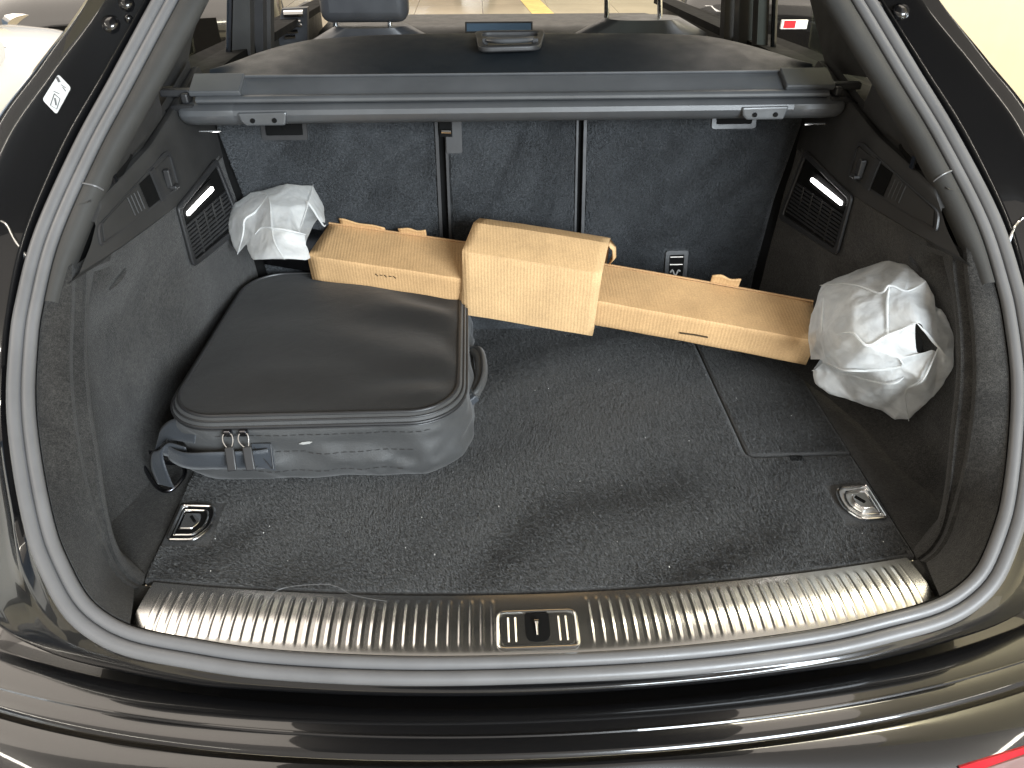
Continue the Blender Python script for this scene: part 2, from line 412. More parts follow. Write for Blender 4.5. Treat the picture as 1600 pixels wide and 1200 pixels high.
def yE5(x): return yE3(x)-.030-.06*sstep(.1, .62, abs(x))
R = bump_rows([(yE3, .003, -.066, 0), (yE3, -.0035, -.0620, 0), (yE3, -.008, -.0605, 0), (yE4, .0, -.0640, 0), (yE4, -.008, -.070, 0), (yE5, .0, -.083, 0), (yE5, -.012, -.11, 0), (yE5, -.02, -.17, 0), (yE5, -.015, -.30, 0), (yE5, .02, -.45, 0)])
bumper_vf = grid(R)
mk('bumper', *bumper_vf, 'paint', car, True, 60)
# red reflector set in the bumper corner, right
BVB = BVHTree.FromPolygons([tuple(map(float, v)) for v in bumper_vf[0]], bumper_vf[1])
def onbump(u, v, o=0.0):
    h = BVB.ray_cast(Vector(CAM), Vector(ray(u, v)))
    return np.array(h[0])-ray(u, v)/np.linalg.norm(ray(u, v))*o if h[0] is not None else pz(u, v, -.10)
q = [onbump(u, v, .004) for u, v in ((1500, 1199), (1552, 1183), (1602, 1168), (1640, 1156), (1645, 1215), (1560, 1228), (1512, 1222))]
rfl = mk('reflector', *prism(q, FW*.02), 'red', car, False); rfl['label'] = 'red reflector lens in the bumper corner'
mk('reflector_strip', *prism([onbump(u, v, .0055) for u, v in ((1518, 1209), (1560, 1195), (1606, 1180), (1606, 1204), (1526, 1222))], FW*.006), 'lens', rfl, False)

# ---- boot floor
XF = .535
def y_back(x): return .012-.042*(1-min(1, (x/.52)**2))
def y_front(x): return -.080-.042*(1-min(1, (x/.52)**2))
HX, HY = .3635, .237
near = [(x, y_back(x)+.004, 0) for x in np.linspace(-XF, XF, 41)]
corner = [(HX-.002+.018*(1-math.cos(a)), HY-.002+.018*(1-math.sin(a)), 0) for a in np.linspace(math.pi/2, 0, 7)]
poly = near+[(XF, HY-.002, 0)]+[(HX+.02, HY-.002, 0)]+[(HX-.002+.016*(1-math.sin(a)), HY-.002+.016*(1-math.cos(a)), 0) for a in np.linspace(0, math.pi/2, 6)]+[(HX-.002, .70, 0), (-XF, .70, 0)]
o = mk('boot_floor', *prism(poly, (0, 0, -.012)), 'carpet', car, False); bevel(o, .003, 3, 50)
floor_o = o
hp = roundpoly([(HX+.001, HY+.001, 0), (XF, HY+.001, 0), (XF, .70, 0), (HX+.001, .70, 0)], [.014, .002, .002, .002], 6)
o = mk('floor_hatch', *prism(hp, (0, 0, -.012)), 'carpet', car, False); bevel(o, .002, 2, 50)
c = pz(1245, 718)
mk('hatch_finger_slot', *boxvf((c[0], c[1]+.002, .0006), (.022, .010, .002)), 'black', o, False)
mk('boot_well', *boxvf((0, .33, -.03), (1.06, .80, .02)), 'black', car, False)

# tie-down fittings (D-shaped, straight side outward)
for nm, sg in SIDES:
    def D(scale, z):
        base = [(.477, .152), (.525, .156), (.525, .086), (.486, .084), (.470, .108), (.470, .134)]
        cx, cy = .503, .118
        return roundpoly([(sg*(cx+(x-cx)*scale), cy+(y-cy)*scale, z) for x, y in base], [.008*scale, .004*scale, .004*scale, .010*scale, .010*scale, .010*scale], 5)
    fr = mk('tie_down', *tube(np.array(D(.98, .0048)), .0026, 8, True), 'chrome', car)
    mk('recess_plate', *prism(D(.97, .0025), (0, 0, .0016)), 'satin' if sg > 0 else 'black', fr, False)  # fittings are alike; left plate painted black for its dark reflection
    mk('inner_rim', *tube(np.array(D(.72, .0052)), .0020, 8, True), 'chrome', fr)
    o = mk('lashing_ring', *prism(D(.46, .004), (0, 0, .006)), 'chrome', fr, True, 30); bevel(o, .002, 3)
    mk('lashing_slot', *boxvf((sg*.498, .121, .0105), (.004, .016, .002), [(.8, .6, 0), (-.6, .8, 0), (0, 0, 1)]), 'black', fr, False)

# ---- ribbed steel sill plate
nx, ny = 1500, 30; SW = .5195
_tt = np.linspace(0, 1, 201); _sl = np.tan(np.radians(np.interp(_tt, [0, .45, .75, .9, 1], [12, 5, -6, -18, -30])))*.092
_zz = np.concatenate([[0], np.cumsum((_sl[1:]+_sl[:-1])/2)*(_tt[1]-_tt[0])])+.002
def sill_z(t): return float(np.interp(t, _tt, _zz))
rows = []
for j in range(ny):
    t = j/(ny-1); row = []
    for i in range(nx):
        s = -1+2*i/(nx-1); x = s*lerp(SW, SW+.002, t)
        y = lerp(y_back(x), y_front(x), t)
        z = sill_z(t)
        # pressed ribs
        if abs(x) < .055: rib = 0
        else:
            ph = ((abs(x)-.055) % .0138)/.0138
            rib = 1-sstep(.0, .60, abs(ph-.5)*2)
            rib *= sstep(.10, .17, t)*(1-sstep(.86, .93, t))*sstep(.055, .058, abs(x))*(1-sstep(SW-.02, SW-.016, abs(x)))
        row.append((x, y, z+.0006*rib))
    rows.append(row)
rows = [[(x, y+.0005, z-.014) for x, y, z in rows[0]]]+rows+[[(x, y-.001, z-.012) for x, y, z in rows[-1]]]
sill = mk('sill_plate', *grid(rows), 'steel', car, True, 55)
lc = pz(840, 987, .004); lx, ly = lc[0], lc[1]
fo = roundpoly([(lx-.050, ly-.026, .007), (lx+.050, ly-.026, .007), (lx+.050, ly+.027, .009), (lx-.050, ly+.027, .009)], .009, 5)
fi = roundpoly([(lx-.0455, ly-.0215, .008), (lx+.0455, ly-.0215, .008), (lx+.0455, ly+.0225, .010), (lx-.0455, ly+.0225, .010)], .007, 5)
mk('latch_frame', *tube(np.array(fo), .0022, 8, True), 'steel', sill)
mk('latch_plate', *prism(fi, (0, 0, -.002)), 'steel', sill, False)
slot = roundpoly([(lx-.0155, ly-.018, .0092), (lx+.0155, ly-.018, .0092), (lx+.0155, ly+.0225, .0112), (lx-.0155, ly+.0225, .0112)], [.013, .013, .002, .002], 6)
mk('latch_slot', *prism(slot, (0, 0, -.003)), 'black', sill, False)
mk('striker_pin', *join(tube([(lx-.001, ly-.010, .0105), (lx-.001, ly+.008, .0128)], [.0012, .0022], 10), tube([(lx-.004, ly+.009, .0132), (lx+.002, ly+.009, .0132)], .0022, 8)), 'chrome', sill)
for k in range(-4, 5):
    if abs(k) < 3: continue
    xx = lx+k*.0092
    mk('latch_rib', *tube([(xx, ly-.017, .0076), (xx, ly+.018, .0096)], .0014, 8), 'steel', sill)

# ---- side linings
def Tx(y): return ip(y, [(.15, .645), (.20, .634), (.24, .622), (.35, .592), (.5, .5635), (.6, .558), (.78, .556)])
def deep(y): return ip(y, [(-.1, .60), (.02, .625), (.10, .640), (.20, .648), (.30, .640), (.40, .607), (.47, .575), (.50, .563), (.60, .557), (.78, .552)])
def wall_x(y, z):
    x = lerp(deep(y), Tx(y), sstep(.22, .335, z))
    return x-max(0, .34-z)*.16*sstep(.52, .72, y)
def z_slot(y): return .414+(y-.373)*.193
def ymin(z): return -.134+1.13*z+.010+.012*sstep(.335, .37, z)
def trim_x(y, z): return Tx(y)+(z-.34)*.12
def wallhit(u, v, sg):
    d = ray(u, v); a, b = .5, 2.2
    f = lambda t: (lambda p: sg*p[0]-(trim_x(p[1], p[2]) if p[2] > .34 else wall_x(p[1], p[2])))(CAM+d*t)
    for _ in range(50):
        m_ = (a+b)/2
        if f(m_) > 0: b = m_
        else: a = m_
    return CAM+d*a
L1 = [(.626, .275, .350), (.623, .238, .312), (.618, .178, .258), (.608, .127, .210), (.600, .090, .156), (.592, .064, .114), (.583, .043, .072), (.571, .023, .037), (.555, .010, .014), (.538, .004, .002)]
L1 = catmull(L1, 34)
for nm, sg in SIDES:
    half = [(PATH[i], INW[i]) for i in range(len(PATH)) if PATH[i][0]*sg > .512 and PATH[i][2] < .42]
    half.sort(key=lambda q: q[0][2])
    hz = np.array([h[0][2] for h in half]); rows = []
    for (lx1, ly1, lz1) in L1:
        zt = max(.008, lz1*.97+.006)
        k = int(np.argmin(abs(hz-zt))); p, w = half[k]; p = np.array((abs(p[0]), p[1], p[2])); w = np.array((-abs(w[0]), w[1], w[2]))
        c0 = p+w*.026-NP_*.012; c1 = p+w*.035-NP_*.005
        l1 = np.array((lx1, ly1, lz1)); cm = (c1+l1)/2+NP_*.003
        ks = lerp(.45, 1.0, sstep(.03, .16, lz1)); l2 = l1+np.array((-.008*ks, .030*ks, -.002)); l2b = l2+np.array((.004, .012, -.002)); l1b = l1-NP_*.009+np.array((.0015, .002, 0)); l1c = lerp(l1b, l2, .55)-NP_*.001
        le = l1+np.array((.003, -.003, 0))+NP_*.0015; R = [c0, c1, cm, le, l1, l1b, l1c, l2-np.array((0, .006, 0)), l2, l2b]
        for t in np.linspace(0, 1, 22)[1:]:
            yy = lerp(l2b[1], .79, t); zz = lz1-.002
            xw = wall_x(yy, zz); xw = lerp(l2b[0]+.01, xw, sstep(0, .12, t)) if lz1 < .33 else xw
            xw += .0025*fbm((xw, yy, zz), 9); xw -= .05*max(0, 1-zz/.055)**2*sstep(.05, .25, t)
            R.append(np.array((xw, yy, zz)))
        rows.append(R)
    V, F = grid(rows); V = [(v[0]*sg, v[1], v[2]) for v in V]
    mk('side_lining', V, F, 'lining', car, True, 38)
    # pocket floor beside the load floor
    pf = [(.538, -.05), (.60, -.005), (.66, .2), (.66, .5), (.538, .5)]
    mk('side_pocket_floor', *prism([(sg*x, y, -.004) for x, y in pf], (0, 0, -.01)), 'lining', car, False)
    cf = [(.485, -.108), (.545, -.072), (.58, -.03), (.595, .012), (.538, .012), (.505, .006)]
    mk('corner_lining', *prism([(sg*x, y, -.0035) for x, y in cf], (0, 0, -.014)), 'lining', car, False)
    # pull-tab crease in the felt
    a = wallhit(171, 453, -1) if sg < 0 else wallhit(1420, 400, 1); b = wallhit(197, 419, -1) if sg < 0 else wallhit(1440, 425, 1)
    mk('felt_fold', *tube(catmull([a, (a+b)/2+np.array((-sg*.004, 0, 0)), b], 8), [.001, .003, .004, .0045, .0045, .004, .003, .001], 8), 'lining', car)
    # upper trim
    ys = np.linspace(.24, .79, 46); rows = []
    for yy in ys:
        zs = z_slot(yy); R = [(trim_x(yy, .34)+.008, yy, .331), (trim_x(yy, .34)+.001, yy, .3375), (trim_x(yy, .34)-.002, yy, .341)]
        for t in np.linspace(0, 1, 8): zz = lerp(.345, zs-.004, t); R.append((trim_x(yy, zz)-.002, yy, zz))
        R += [(trim_x(yy, zs)+.001, yy, zs), (trim_x(yy, zs)+.010, yy, zs), (trim_x(yy, zs)+.014, yy, zs-.004), (trim_x(yy, zs)+.014, yy, zs+.012)]
        R = [(x, max(y, ymin(z)), z) for x, y, z in R]; rows.append([((Tx(y)+(x-Tx(yy)))*sg, y, z) for x, y, z in R])
    ut = mk('upper_side_trim', *grid(rows), 'trim', car, True, 45)
    # pillar trim along the seal
    sel = [i for i in range(len(PATH)) if PATH[i][0]*sg > .1 and .315 < PATH[i][2] < .84]
    pts = []
    for i in sel:
        k = sstep(.315, .40, PATH[i][2])
        q = sstep(.45, .65, PATH[i][2]); pr = [(.030, -.012), (.034, -.003), (.038, .0015), (.046+.004*k+.006*q, .0015), (.050+.005*k+.008*q, -.003), (.052+.006*k+.008*q, -.010), (.052+.006*k+.008*q, -.018), (.050+.004*k, -.028)]
        pts.append([PATH[i]+INW[i]*u+NP_*v for u, v in pr])
    mk('pillar_trim', *grid(pts), 'pillarfab', car, True, 50)
    bsel = [i for i in sel if PATH[i][2] < .50]
    mk('light_leak_backing', *grid([[PATH[i]+INW[i]*u+NP_*v for u, v in ((.026, -.015), (.046, -.034), (.050, -.05), (.030, -.08))] for i in bsel]), 'black', car, True, 50)  # added black sheet, stops light leaking between the trims
    # trim joint, a fine pale line across the pillar trim
    ji = min(sel, key=lambda i: abs(PATH[i][2]-.437))
    jl = [PATH[ji]+INW[ji]*u+NP_*v+Tn[ji]*s for u, v, s in ((.036, .002, .0), (.047, .002, -.001), (.055, -.002, -.002), (.058, -.012, -.003))]
    mk('trim_joint', *tube(catmull(jl, 6), .0012, 6), 'rubber', car)
    # quarter trim between slot and pillar trim
    rows = []
    sp = [p for p in pts]; sp.sort(key=lambda r: r[0][2])
    inn = np.array([r[-1] for r in sp])
    for t in np.linspace(0, 1, 24):
        yy = lerp(.33, .575, t); zs = z_slot(yy)+.009
        A = np.array((sg*(trim_x(yy, zs)+.002), yy, zs)); A0 = np.array((sg*(trim_x(yy, zs)+.02), yy, zs-.002))
        zt = lerp(.405, .52, t); k = int(np.argmin(abs(inn[:, 2]-zt))); B = inn[k]
        rows.append([A0, A, lerp(A, B, .33)+np.array((-sg*.002, 0, 0)), lerp(A, B, .66), B])
    mk('quarter_trim', *grid(rows), 'trim', car, True, 50)
    # inner pillar panel up behind the pillar trim
    P = [(316, -40), (228, 100), (212, 140), (288, 132), (300, 60), (332, -40)] if sg < 0 else [(1290, -40), (1362, 90), (1382, 125), (1292, 112), (1275, 40), (1256, -40)]
    mk('pillar_panel', *prism([px(u, v, sg*.605) for u, v in P], (sg*.02, 0, 0)), 'trim', car, False)
    # small fixing clip at the slot end
    c = wallhit(174, 280, -1) if sg < 0 else wallhit(1430, 258, 1)
    mk('trim_clip', *boxvf(c+np.array((-sg*.004, 0, .004)), (.004, .010, .018)), 'darkmetal', car, False)

    # --- vent grille with lamp
    XV = .5575
    def vp(y, z, o=0):
        f = (y-.497)/.208; g = (z-.222)/.128
        x = lerp(lerp(wall_x(.497, .222), wall_x(.705, .222), f), lerp(wall_x(.497, .350), wall_x(.705, .350), f), g)
        return np.array((sg*(x-.003-o), y, z))
    yb = lambda z: 0.0
    y0, y1, z0, z1 = .497, .705, .222, .350
    quad = [(y0, z0+.012), (y1, z0-.004), (y1, z1+.004), (y0, z1-.008)]
    fo = roundpoly([vp(y, z, .001) for y, z in quad], .010, 4)
    cyz = (sum(q[0] for q in quad)/4, sum(q[1] for q in quad)/4)
    fi = roundpoly([vp(lerp(cyz[0], y, .90), lerp(cyz[1], z, .84), .001) for y, z in quad], .007, 4)
    vent = mk('vent_panel', *ringprism(fo, fi, (-sg*.005, 0, 0)), 'trim_smooth', car, True, 40); bevel(vent, .0015)
    mk('vent_back', *prism(fi, (sg*.003, 0, 0)), 'black', vent, False)
    ns = 9
    for k in range(ns):
        zz = lerp(z0+.022, z1-.052, k/(ns-1))
        a, b = vp(y0+.014, zz+.004, .001), vp(y1-.014, zz-.004, .001); d_ = b-a; L_ = np.linalg.norm(d_); d_ /= L_
        ax = [d_, np.cross((0, 0, 1), d_), np.array((0, 0, 1.))]
        mk('slat', *boxvf((a+b)/2+np.array((-sg*.001, 0, 0)), (L_, .004, .0042), ax), 'trim_dark', vent, False)
    for k in range(1, 5):
        yy = lerp(y0+.014, y1-.014, k/5)
        a, b = vp(yy, z0+.018, .0035), vp(yy, z1-.05, .0035); d_ = b-a; L_ = np.linalg.norm(d_)
        mk('vent_rib', *boxvf((a+b)/2, (.0022, .0028, L_)), 'trim', vent, False)
    lu = [(287, 336), (329, 290)] if sg < 0 else [(1262, 262), (1311, 308)]
    ya, yb_ = (.520, .640)
    lp = roundpoly([vp(ya, z1-.033, .004), vp(yb_, z1-.033, .004), vp(yb_, z1-.0265, .004), vp(ya, z1-.0265, .004)], .002, 3)
    lb = roundpoly([vp(ya-.010, z1-.042, .002), vp(yb_+.012, z1-.042, .002), vp(yb_+.012, z1-.016, .002), vp(ya-.010, z1-.016, .002)], .005, 3)
    mk('lamp_housing', *prism(lb, (-sg*.003, 0, 0)), 'black', vent, False)
    o = mk('boot_lamp', *prism(lp, (-sg*.004, 0, 0)), 'lamp', vent, False); o['label'] = 'lit white strip lamp of the boot'

    # --- hook panel
    def tp(y, z, o=0): return np.array((sg*(trim_x(y, z)-.002-o), y, z))
    yz = [(.312, .357), (.535, .362), (.545, .418), (.525, .422), (.322, .384)]
    pan = roundpoly([tp(y, z, .001) for y, z in yz], [.006, .008, .008, .01, .012], 5)
    cy_, cz_ = .415, .386
    pin = roundpoly([tp(lerp(cy_, y, .955), lerp(cz_, z, .86), .001) for y, z in yz], [.005, .006, .006, .008, .01], 5)
    hk = mk('hook_panel', *ringprism(pan, pin, (-sg*.003, 0, 0)), 'trim_smooth', ut if False else car, True, 40)
    mk('panel_cover', *prism([tp(y, z, .0015) for y, z in [(.322, .360), (.430, .3625), (.430, .402), (.332, .383)]], (-sg*.001, 0, 0)), 'trim', hk, False)
    for k in range(4):
        yy = .400+.0085*k
        mk('grip_rib', *tube([tp(yy, .368, .0025), tp(yy, .396, .0025)], .0014, 6), 'trim_dark', hk)
    mk('finger_recess', *prism([tp(y, z, .0012) for y, z in [(.437, .365), (.468, .366), (.468, .406), (.437, .402)]], (-sg*.001, 0, 0)), 'black', hk, False)
    mk('divider', *prism([tp(y, z, .001) for y, z in [(.470, .362), (.482, .362), (.482, .412), (.470, .410)]], (-sg*.003, 0, 0)), 'trim_smooth', hk, False)
    mk('hook_recess', *prism([tp(y, z, .0012) for y, z in [(.484, .366), (.532, .367), (.538, .412), (.484, .408)]], (-sg*.0006, 0, 0)), 'trim', hk, False)
    o = mk('bag_hook', *join(boxvf(tp(.503, .387, .006), (.010, .012, .030)), boxvf(tp(.503, .374, .010), (.012, .016, .006))), 'trim_smooth', hk, False); bevel(o, .002)

# ---- rear seat backs
SN = np.array((0, -1, .24)); SN /= np.linalg.norm(SN)      # faces the boot
def sp_(x, z, o=0): return np.array((x, .66+.24*z, z))+SN*o
edgeL = [(.560, .44), (.5575, .393), (.5213, .253), (.496, .10), (.49, .0)]
XD1, XD2 = (-.1405, -.134), (.1282, .126)
def seat_panel(xl, xr, nmx=16, nmz=20):
    rows = []
    for j in range(nmz+1):
        z = lerp(-.01, .46, j/nmz); a, b = xl(z), xr(z); row = []
        for i in range(nmx+1):
            t = i/nmx; x = lerp(a, b, t); e = min(t, 1-t)*(b-a)
            o = -.010*(1-sstep(0, .014, e))+.0015*fbm((x, 0, z), 6)
            row.append(sp_(x, z, o))
        rows.append(row)
    fr_ = grid(rows)
    back = [sp_(xl(-.01), -.01, -.10), sp_(xr(-.01), -.01, -.10), sp_(xr(.46), .46, -.10), sp_(xl(.46), .46, -.10)]
    return fr_
ex = lambda z: ip(-z, [(-a[1], a[0]) for a in edgeL])
panels = [('seat_back', lambda z: -ex(z), lambda z: -.143), ('seat_back', lambda z: -.130, lambda z: .1245), ('seat_back', lambda z: .1335, lambda z: ex(z))]
SB = []
for nme, a, b in panels:
    o = mk(nme, *seat_panel(a, b), 'seatcarpet', car, True, 60); SB.append(o)
mk('seat_core', *prism([sp_(-.56, -.01, -.012), sp_(.56, -.01, -.012), sp_(.56, .45, -.012), sp_(-.56, .45, -.012)], (0, .11, .01)), 'black', car, False)
for x, w in ((-.1455, .006), (-.1275, .005), (.1215, .004), (.1365, .006)):
    mk('seat_edge_strip', *prism([sp_(x-w/2, -.01, .002), sp_(x+w/2, -.01, .002), sp_(x+w/2, .45, .002), sp_(x-w/2, .45, .002)], SN*-.006), 'trim_dark', car, False)
def seat_fit(name, x0, x1, z0, z1, fr, parent):
    fo = roundpoly([sp_(x0, z0, .001), sp_(x1, z0, .001), sp_(x1, z1, .001), sp_(x0, z1, .001)], .006, 4)
    fi = roundpoly([sp_(x0+fr, z0+fr, .001), sp_(x1-fr, z0+fr, .001), sp_(x1-fr, z1-fr, .001), sp_(x0+fr, z1-fr, .001)], .003, 4)
    o = mk(name, *ringprism(fo, fi, SN*.004), 'trim_smooth', parent, True, 40)
    mk(name+'_recess', *prism(fi, SN*.0015), 'black', parent, False)
    return o
for x0, x1, zt, pa in ((-.472, -.387, .372, SB[0]), (.378, .463, .382, SB[2])):
    o = seat_fit('release_bezel', x0, x1, zt, zt+.046, .008, pa)
    xm = (x0+x1)/2
    mk('release_bar', *tube([sp_(x0+.018, zt+.032, .004), sp_(x1-.018, zt+.032, .004)], .0035, 8), 'chrome', pa)
    mk('release_tab', *boxvf(sp_(xm, zt+.028, .004), (.006, .006, .02)), 'black', pa, False)
xl = -.128
pb = roundpoly([sp_(xl, .345, .003), sp_(xl+.030, .345, .003), sp_(xl+.030, .43, .003), sp_(xl, .43, .003)], .005, 4)
mk('seat_lock_plate', *prism(pb, SN*.004), 'trim_smooth', SB[1], True, 40)
mk('seat_lock_hole', *prism([sp_(xl-.012, .374, .0072), sp_(xl+.012, .374, .0072), sp_(xl+.012, .41, .0072), sp_(xl-.012, .41, .0072)], SN*.001), 'black', SB[1], False)
mk('seat_lock_bolt', *tube([sp_(xl-.008, .384, .010), sp_(xl+.010, .383, .010)], .004, 8), 'chrome', SB[1])
o = seat_fit('anchor_bezel', .306, .352, .092, .156, .008, SB[2])
for k, zz in enumerate((.143, .128)):
    mk('anchor_bar', *tube([sp_(.316, zz, .003), sp_(.342, zz, .003)], .0018, 6), 'chrome', SB[2])
mk('anchor_symbol', *tube(catmull([sp_(.318+.02*t, .112+.006*math.sin(9*t), .004) for t in np.linspace(0, 1, 6)], 12), .0016, 6), 'sticker', SB[2])

# ---- sticker and bolts on the gutter
fn = NP_
nd0 = (0, 1, -1.13)
def gut(u, v, o=.0):
    h = FLB.ray_cast(Vector(CAM), Vector(ray(u, v)))
    return np.array(h[0])+np.array(h[1])*(1 if h[1].z > 0 else -1)*.0006 if h[0] is not None else pl(u, v, nd0, -.134)
stk = roundpoly([gut(92, 117), gut(112, 138), gut(89, 180), gut(67, 157)], .004, 4)
st = mk('sticker', *prism([p+fn*.001 for p in stk], fn*.0006), 'sticker', car, False); st['label'] = 'white warning sticker with a small printed diagram'
def ink(pts, w=.0007): mk('sticker_print', *tube([gut(u, v, .0)+fn*.0019 for u, v in pts], w, 5), 'stickerink', st)
ink([(86, 148), (80, 166), (90, 172), (95, 156), (86, 148)]); ink([(87, 155), (89, 166)], .0014); ink([(85, 144), (94, 148)]); ink([(97, 134), (104, 139)]); ink([(90, 122), (94, 130)], .0018); ink([(99, 138), (104, 144)])
for sg, L in ((-1, [(171, 36, .0105), (196, 5, .009), (201, 30, .005)]), (1, [(1409, 17, .0105), (1372, 10, .009)])):
    for u, v, r in L:
        c = gut(u, v); 
        mk('gutter_bolt', *tube([c-fn*.004, c+fn*.001, c+fn*.005, c+fn*.007], [r*1.35, r*1.3, r*.9, r*.3], 14), 'paint', car)
# chromed joint at the flange foot
for sg in (-1, 1):
    P = [(2, 345), (12, 352), (24, 375), (44, 402)] if sg < 0 else [(1598, 340), (1590, 348), (1583, 358), (1574, 380)]
    mk('flange_joint', *tube(catmull([gut(u, v) for u, v in P], 14), .0022, 8), 'chrome', car)

# ---- cabin beyond the cargo cover
for nm, sg in SIDES:
    mk('cabin_side', *prism([(sg*.70, .76, -.45), (sg*.70, 2.7, -.45), (sg*.70, 2.7, .34), (sg*.68, .76, .40)], (sg*.06, 0, 0)), 'trim', car, False)
    mk('window_ledge', *prism([(sg*.585, .62, .462), (sg*.66, .62, .47), (sg*.70, 1.1, .45), (sg*.70, 2.6, .36), (sg*.64, 2.6, .36), (sg*.60, 1.1, .45)], (0, 0, -.02)), 'black', car, False)
    us = [(362, 392), (396, 412), (413, 424)] if sg < 0 else [(1197, 1180), (1176, 1150), (1148, 1128)]
    for (ua, ub), yy, mm in zip(us, (1.22, 1.30, 1.40), ('trim', 'trim_smooth', 'trim')):
        a0, b0 = py(ua, 130, yy), py(ub, 130, yy); a1, b1 = py(ua+(8 if sg > 0 else -2), -60, yy), py(ub+(8 if sg > 0 else -2), -60, yy)
        mk('door_pillar', *prism([a0, b0, b1, a1], (0, .04, 0)), mm, car, False)
    a0, a1 = py(357 if sg < 0 else 1207, 112, 1.2), py(360 if sg < 0 else 1212, -40, 1.2)
    mk('window_frame_strip', *tube([a0, a1], .007, 8), 'darkmetal', car)
    mk('side_window', *prism([(sg*.68, .80, .46), (sg*.70, 1.15, .45), (sg*.66, 1.15, .86), (sg*.62, .80, .82)], (sg*.004, 0, 0)), 'glass', car, False)
def soft_box(c, s, r, nm, mat, parent, seg=4, ax=None):
    o = mk(nm, *boxvf(c, s, ax), mat, parent, True, 60); b = bevel(o, r, seg); return o
def front_seat(ul, ur, vt, uh0, uh1, headv, posts):
    yS = 1.72
    a, b = py(ul, 62, yS), py(ur, 62, yS); zt = py((ul+ur)/2, vt, yS)[2]; xm = (a[0]+b[0])/2; w = b[0]-a[0]
    rows = []
    for j, zz in enumerate(np.linspace(-.2, 1, 14)):
        hw = w/2*(1 if zz < .55 else max(.02, 1-((zz-.55)/.47)**4)**.4)
        z = lerp(zt-.55, zt, (zz+.2)/1.2)
        rows.append([(xm+hw*math.cos(t)*abs(math.cos(t))**-.4 if abs(math.cos(t)) > 1e-6 else xm, yS+.055*math.sin(t)+.10*(z-zt)*-0.3, z) for t in np.linspace(0, 2*math.pi, 28, endpoint=False)])
    V, F = grid(rows, False, True); F.append(tuple(13*28+j for j in range(28)))
    s = mk('front_seat', V, F, 'seatleather', car, True, 60)
    for u in posts:
        p0, p1 = py(u, vt+4, yS), py(u, vt-34, yS)
        mk('headrest_post', *tube([p0, p1], .0075, 10), 'chrome', s)
    if headv is not None:
        h0, h1 = py(uh0, headv, yS-.02), py(uh1, headv, yS-.02)
        c = (h0+h1)/2+np.array((0, 0, .12))
        soft_box(c, (h1[0]-h0[0], .10, .24), .03, 'headrest', 'seatleather', s)
    return s
front_seat(466, 700, 39, 505, 640, 33, (524, 609))
front_seat(880, 1120, 27, 955, 1025, -14, (948, 1031))
a, b = py(727, 51, 2.30), py(832, 51, 2.30); zt = py(780, 33, 2.30)[2]
dsp = soft_box(((a[0]+b[0])/2, 2.30, (a[2]+zt)/2), (b[0]-a[0], .012, zt-a[2]), .003, 'dash_screen', 'trim_smooth', car)
mk('screen_panel', *boxvf(((a[0]+b[0])/2, 2.2925, (a[2]+zt)/2), (b[0]-a[0]-.012, .002, zt-a[2]-.012)), 'screen', dsp, False)
zd = py(780, 43, 2.40)[2]
soft_box((0, 2.58, zd-.25), (1.36, .36, .5), .05, 'dashboard', 'trim', car)
soft_box((0, 1.55, .905), (1.14, 1.5, .04), .015, 'roof', 'trim', car)
# front door inner panel seen past the pillar
dp = thing_dp = mk('door_panel', *prism([py(432, 72, 1.9), py(480, 72, 1.9), py(480, 12, 1.9), py(440, 14, 1.9)], (0, .03, 0)), 'seatleather', car, False)
for k, (u0, u1, v) in enumerate([(444, 474, 22), (452, 470, 34), (452, 472, 40), (450, 466, 50), (446, 462, 58)]):
    mk('door_switch', *tube([py(u0, v, 1.888), py(u1, v-1, 1.888)], .006 if k else .010, 8), 'chrome', dp)
# open tailgate above the boot
tg = [(-.60, .86, .935), (.60, .86, .935), (.66, .30, 1.20), (.68, -.12, 1.36), (.62, -.40, 1.34), (-.62, -.40, 1.34), (-.68, -.12, 1.36), (-.66, .30, 1.20)]
rows = []
for yy, zz, hw in ((.88, .93, .58), (.60, 1.07, .62), (.30, 1.20, .66), (0, 1.30, .67), (-.25, 1.345, .66), (-.42, 1.33, .62), (-.50, 1.26, .58)):
    rows.append([(x, yy, zz+.02*math.cos(x*2)) for x in np.linspace(-hw, hw, 15)])
o = mk('tailgate', *grid(rows), 'trim_smooth', car, True, 60); solid(o, .04, 1)

# ================================================================== CARGO COVER
cover = thing('cargo_cover', 'dark grey roll-up cargo cover with pull handle, mounted behind the rear seats', 'cargo cover', (0, .66, .44))
XC = .555
prof = [(.690, .428), (.655, .428), (.636, .434), (.622, .443), (.615, .453), (.616, .461), (.623, .4655), (.630, .467), (.632, .4675), (.628, .469), (.6245, .472), (.6245, .476), (.628, .4795), (.634, .4805), (.640, .479), (.644, .4795), (.650, .484), (.676, .4945), (.684, .498), (.690, .498), (.700, .49)]
def cass(x0, x1, pr, n=24): return grid([[(x, y+.006*(x/.55)**2*0, z) for y, z in pr] for x in np.linspace(x0, x1, n)], False, True)
low = [(.690, .428), (.655, .428), (.636, .434), (.622, .443), (.615, .453), (.616, .461), (.623, .4655), (.640, .468), (.69, .468)]
upp = [(.632, .4685), (.627, .470), (.6245, .473), (.6245, .477), (.628, .4800), (.634, .4810), (.640, .4793), (.644, .4797), (.650, .484), (.676, .4945), (.684, .498), (.690, .498), (.70, .49), (.69, .469)]
cs = mk('cassette', *cass(-.475, .475, low), 'cassette', cover, True, 35)
mk('cassette_lid', *cass(-.535, .535, upp), 'cassette', cover, True, 35)
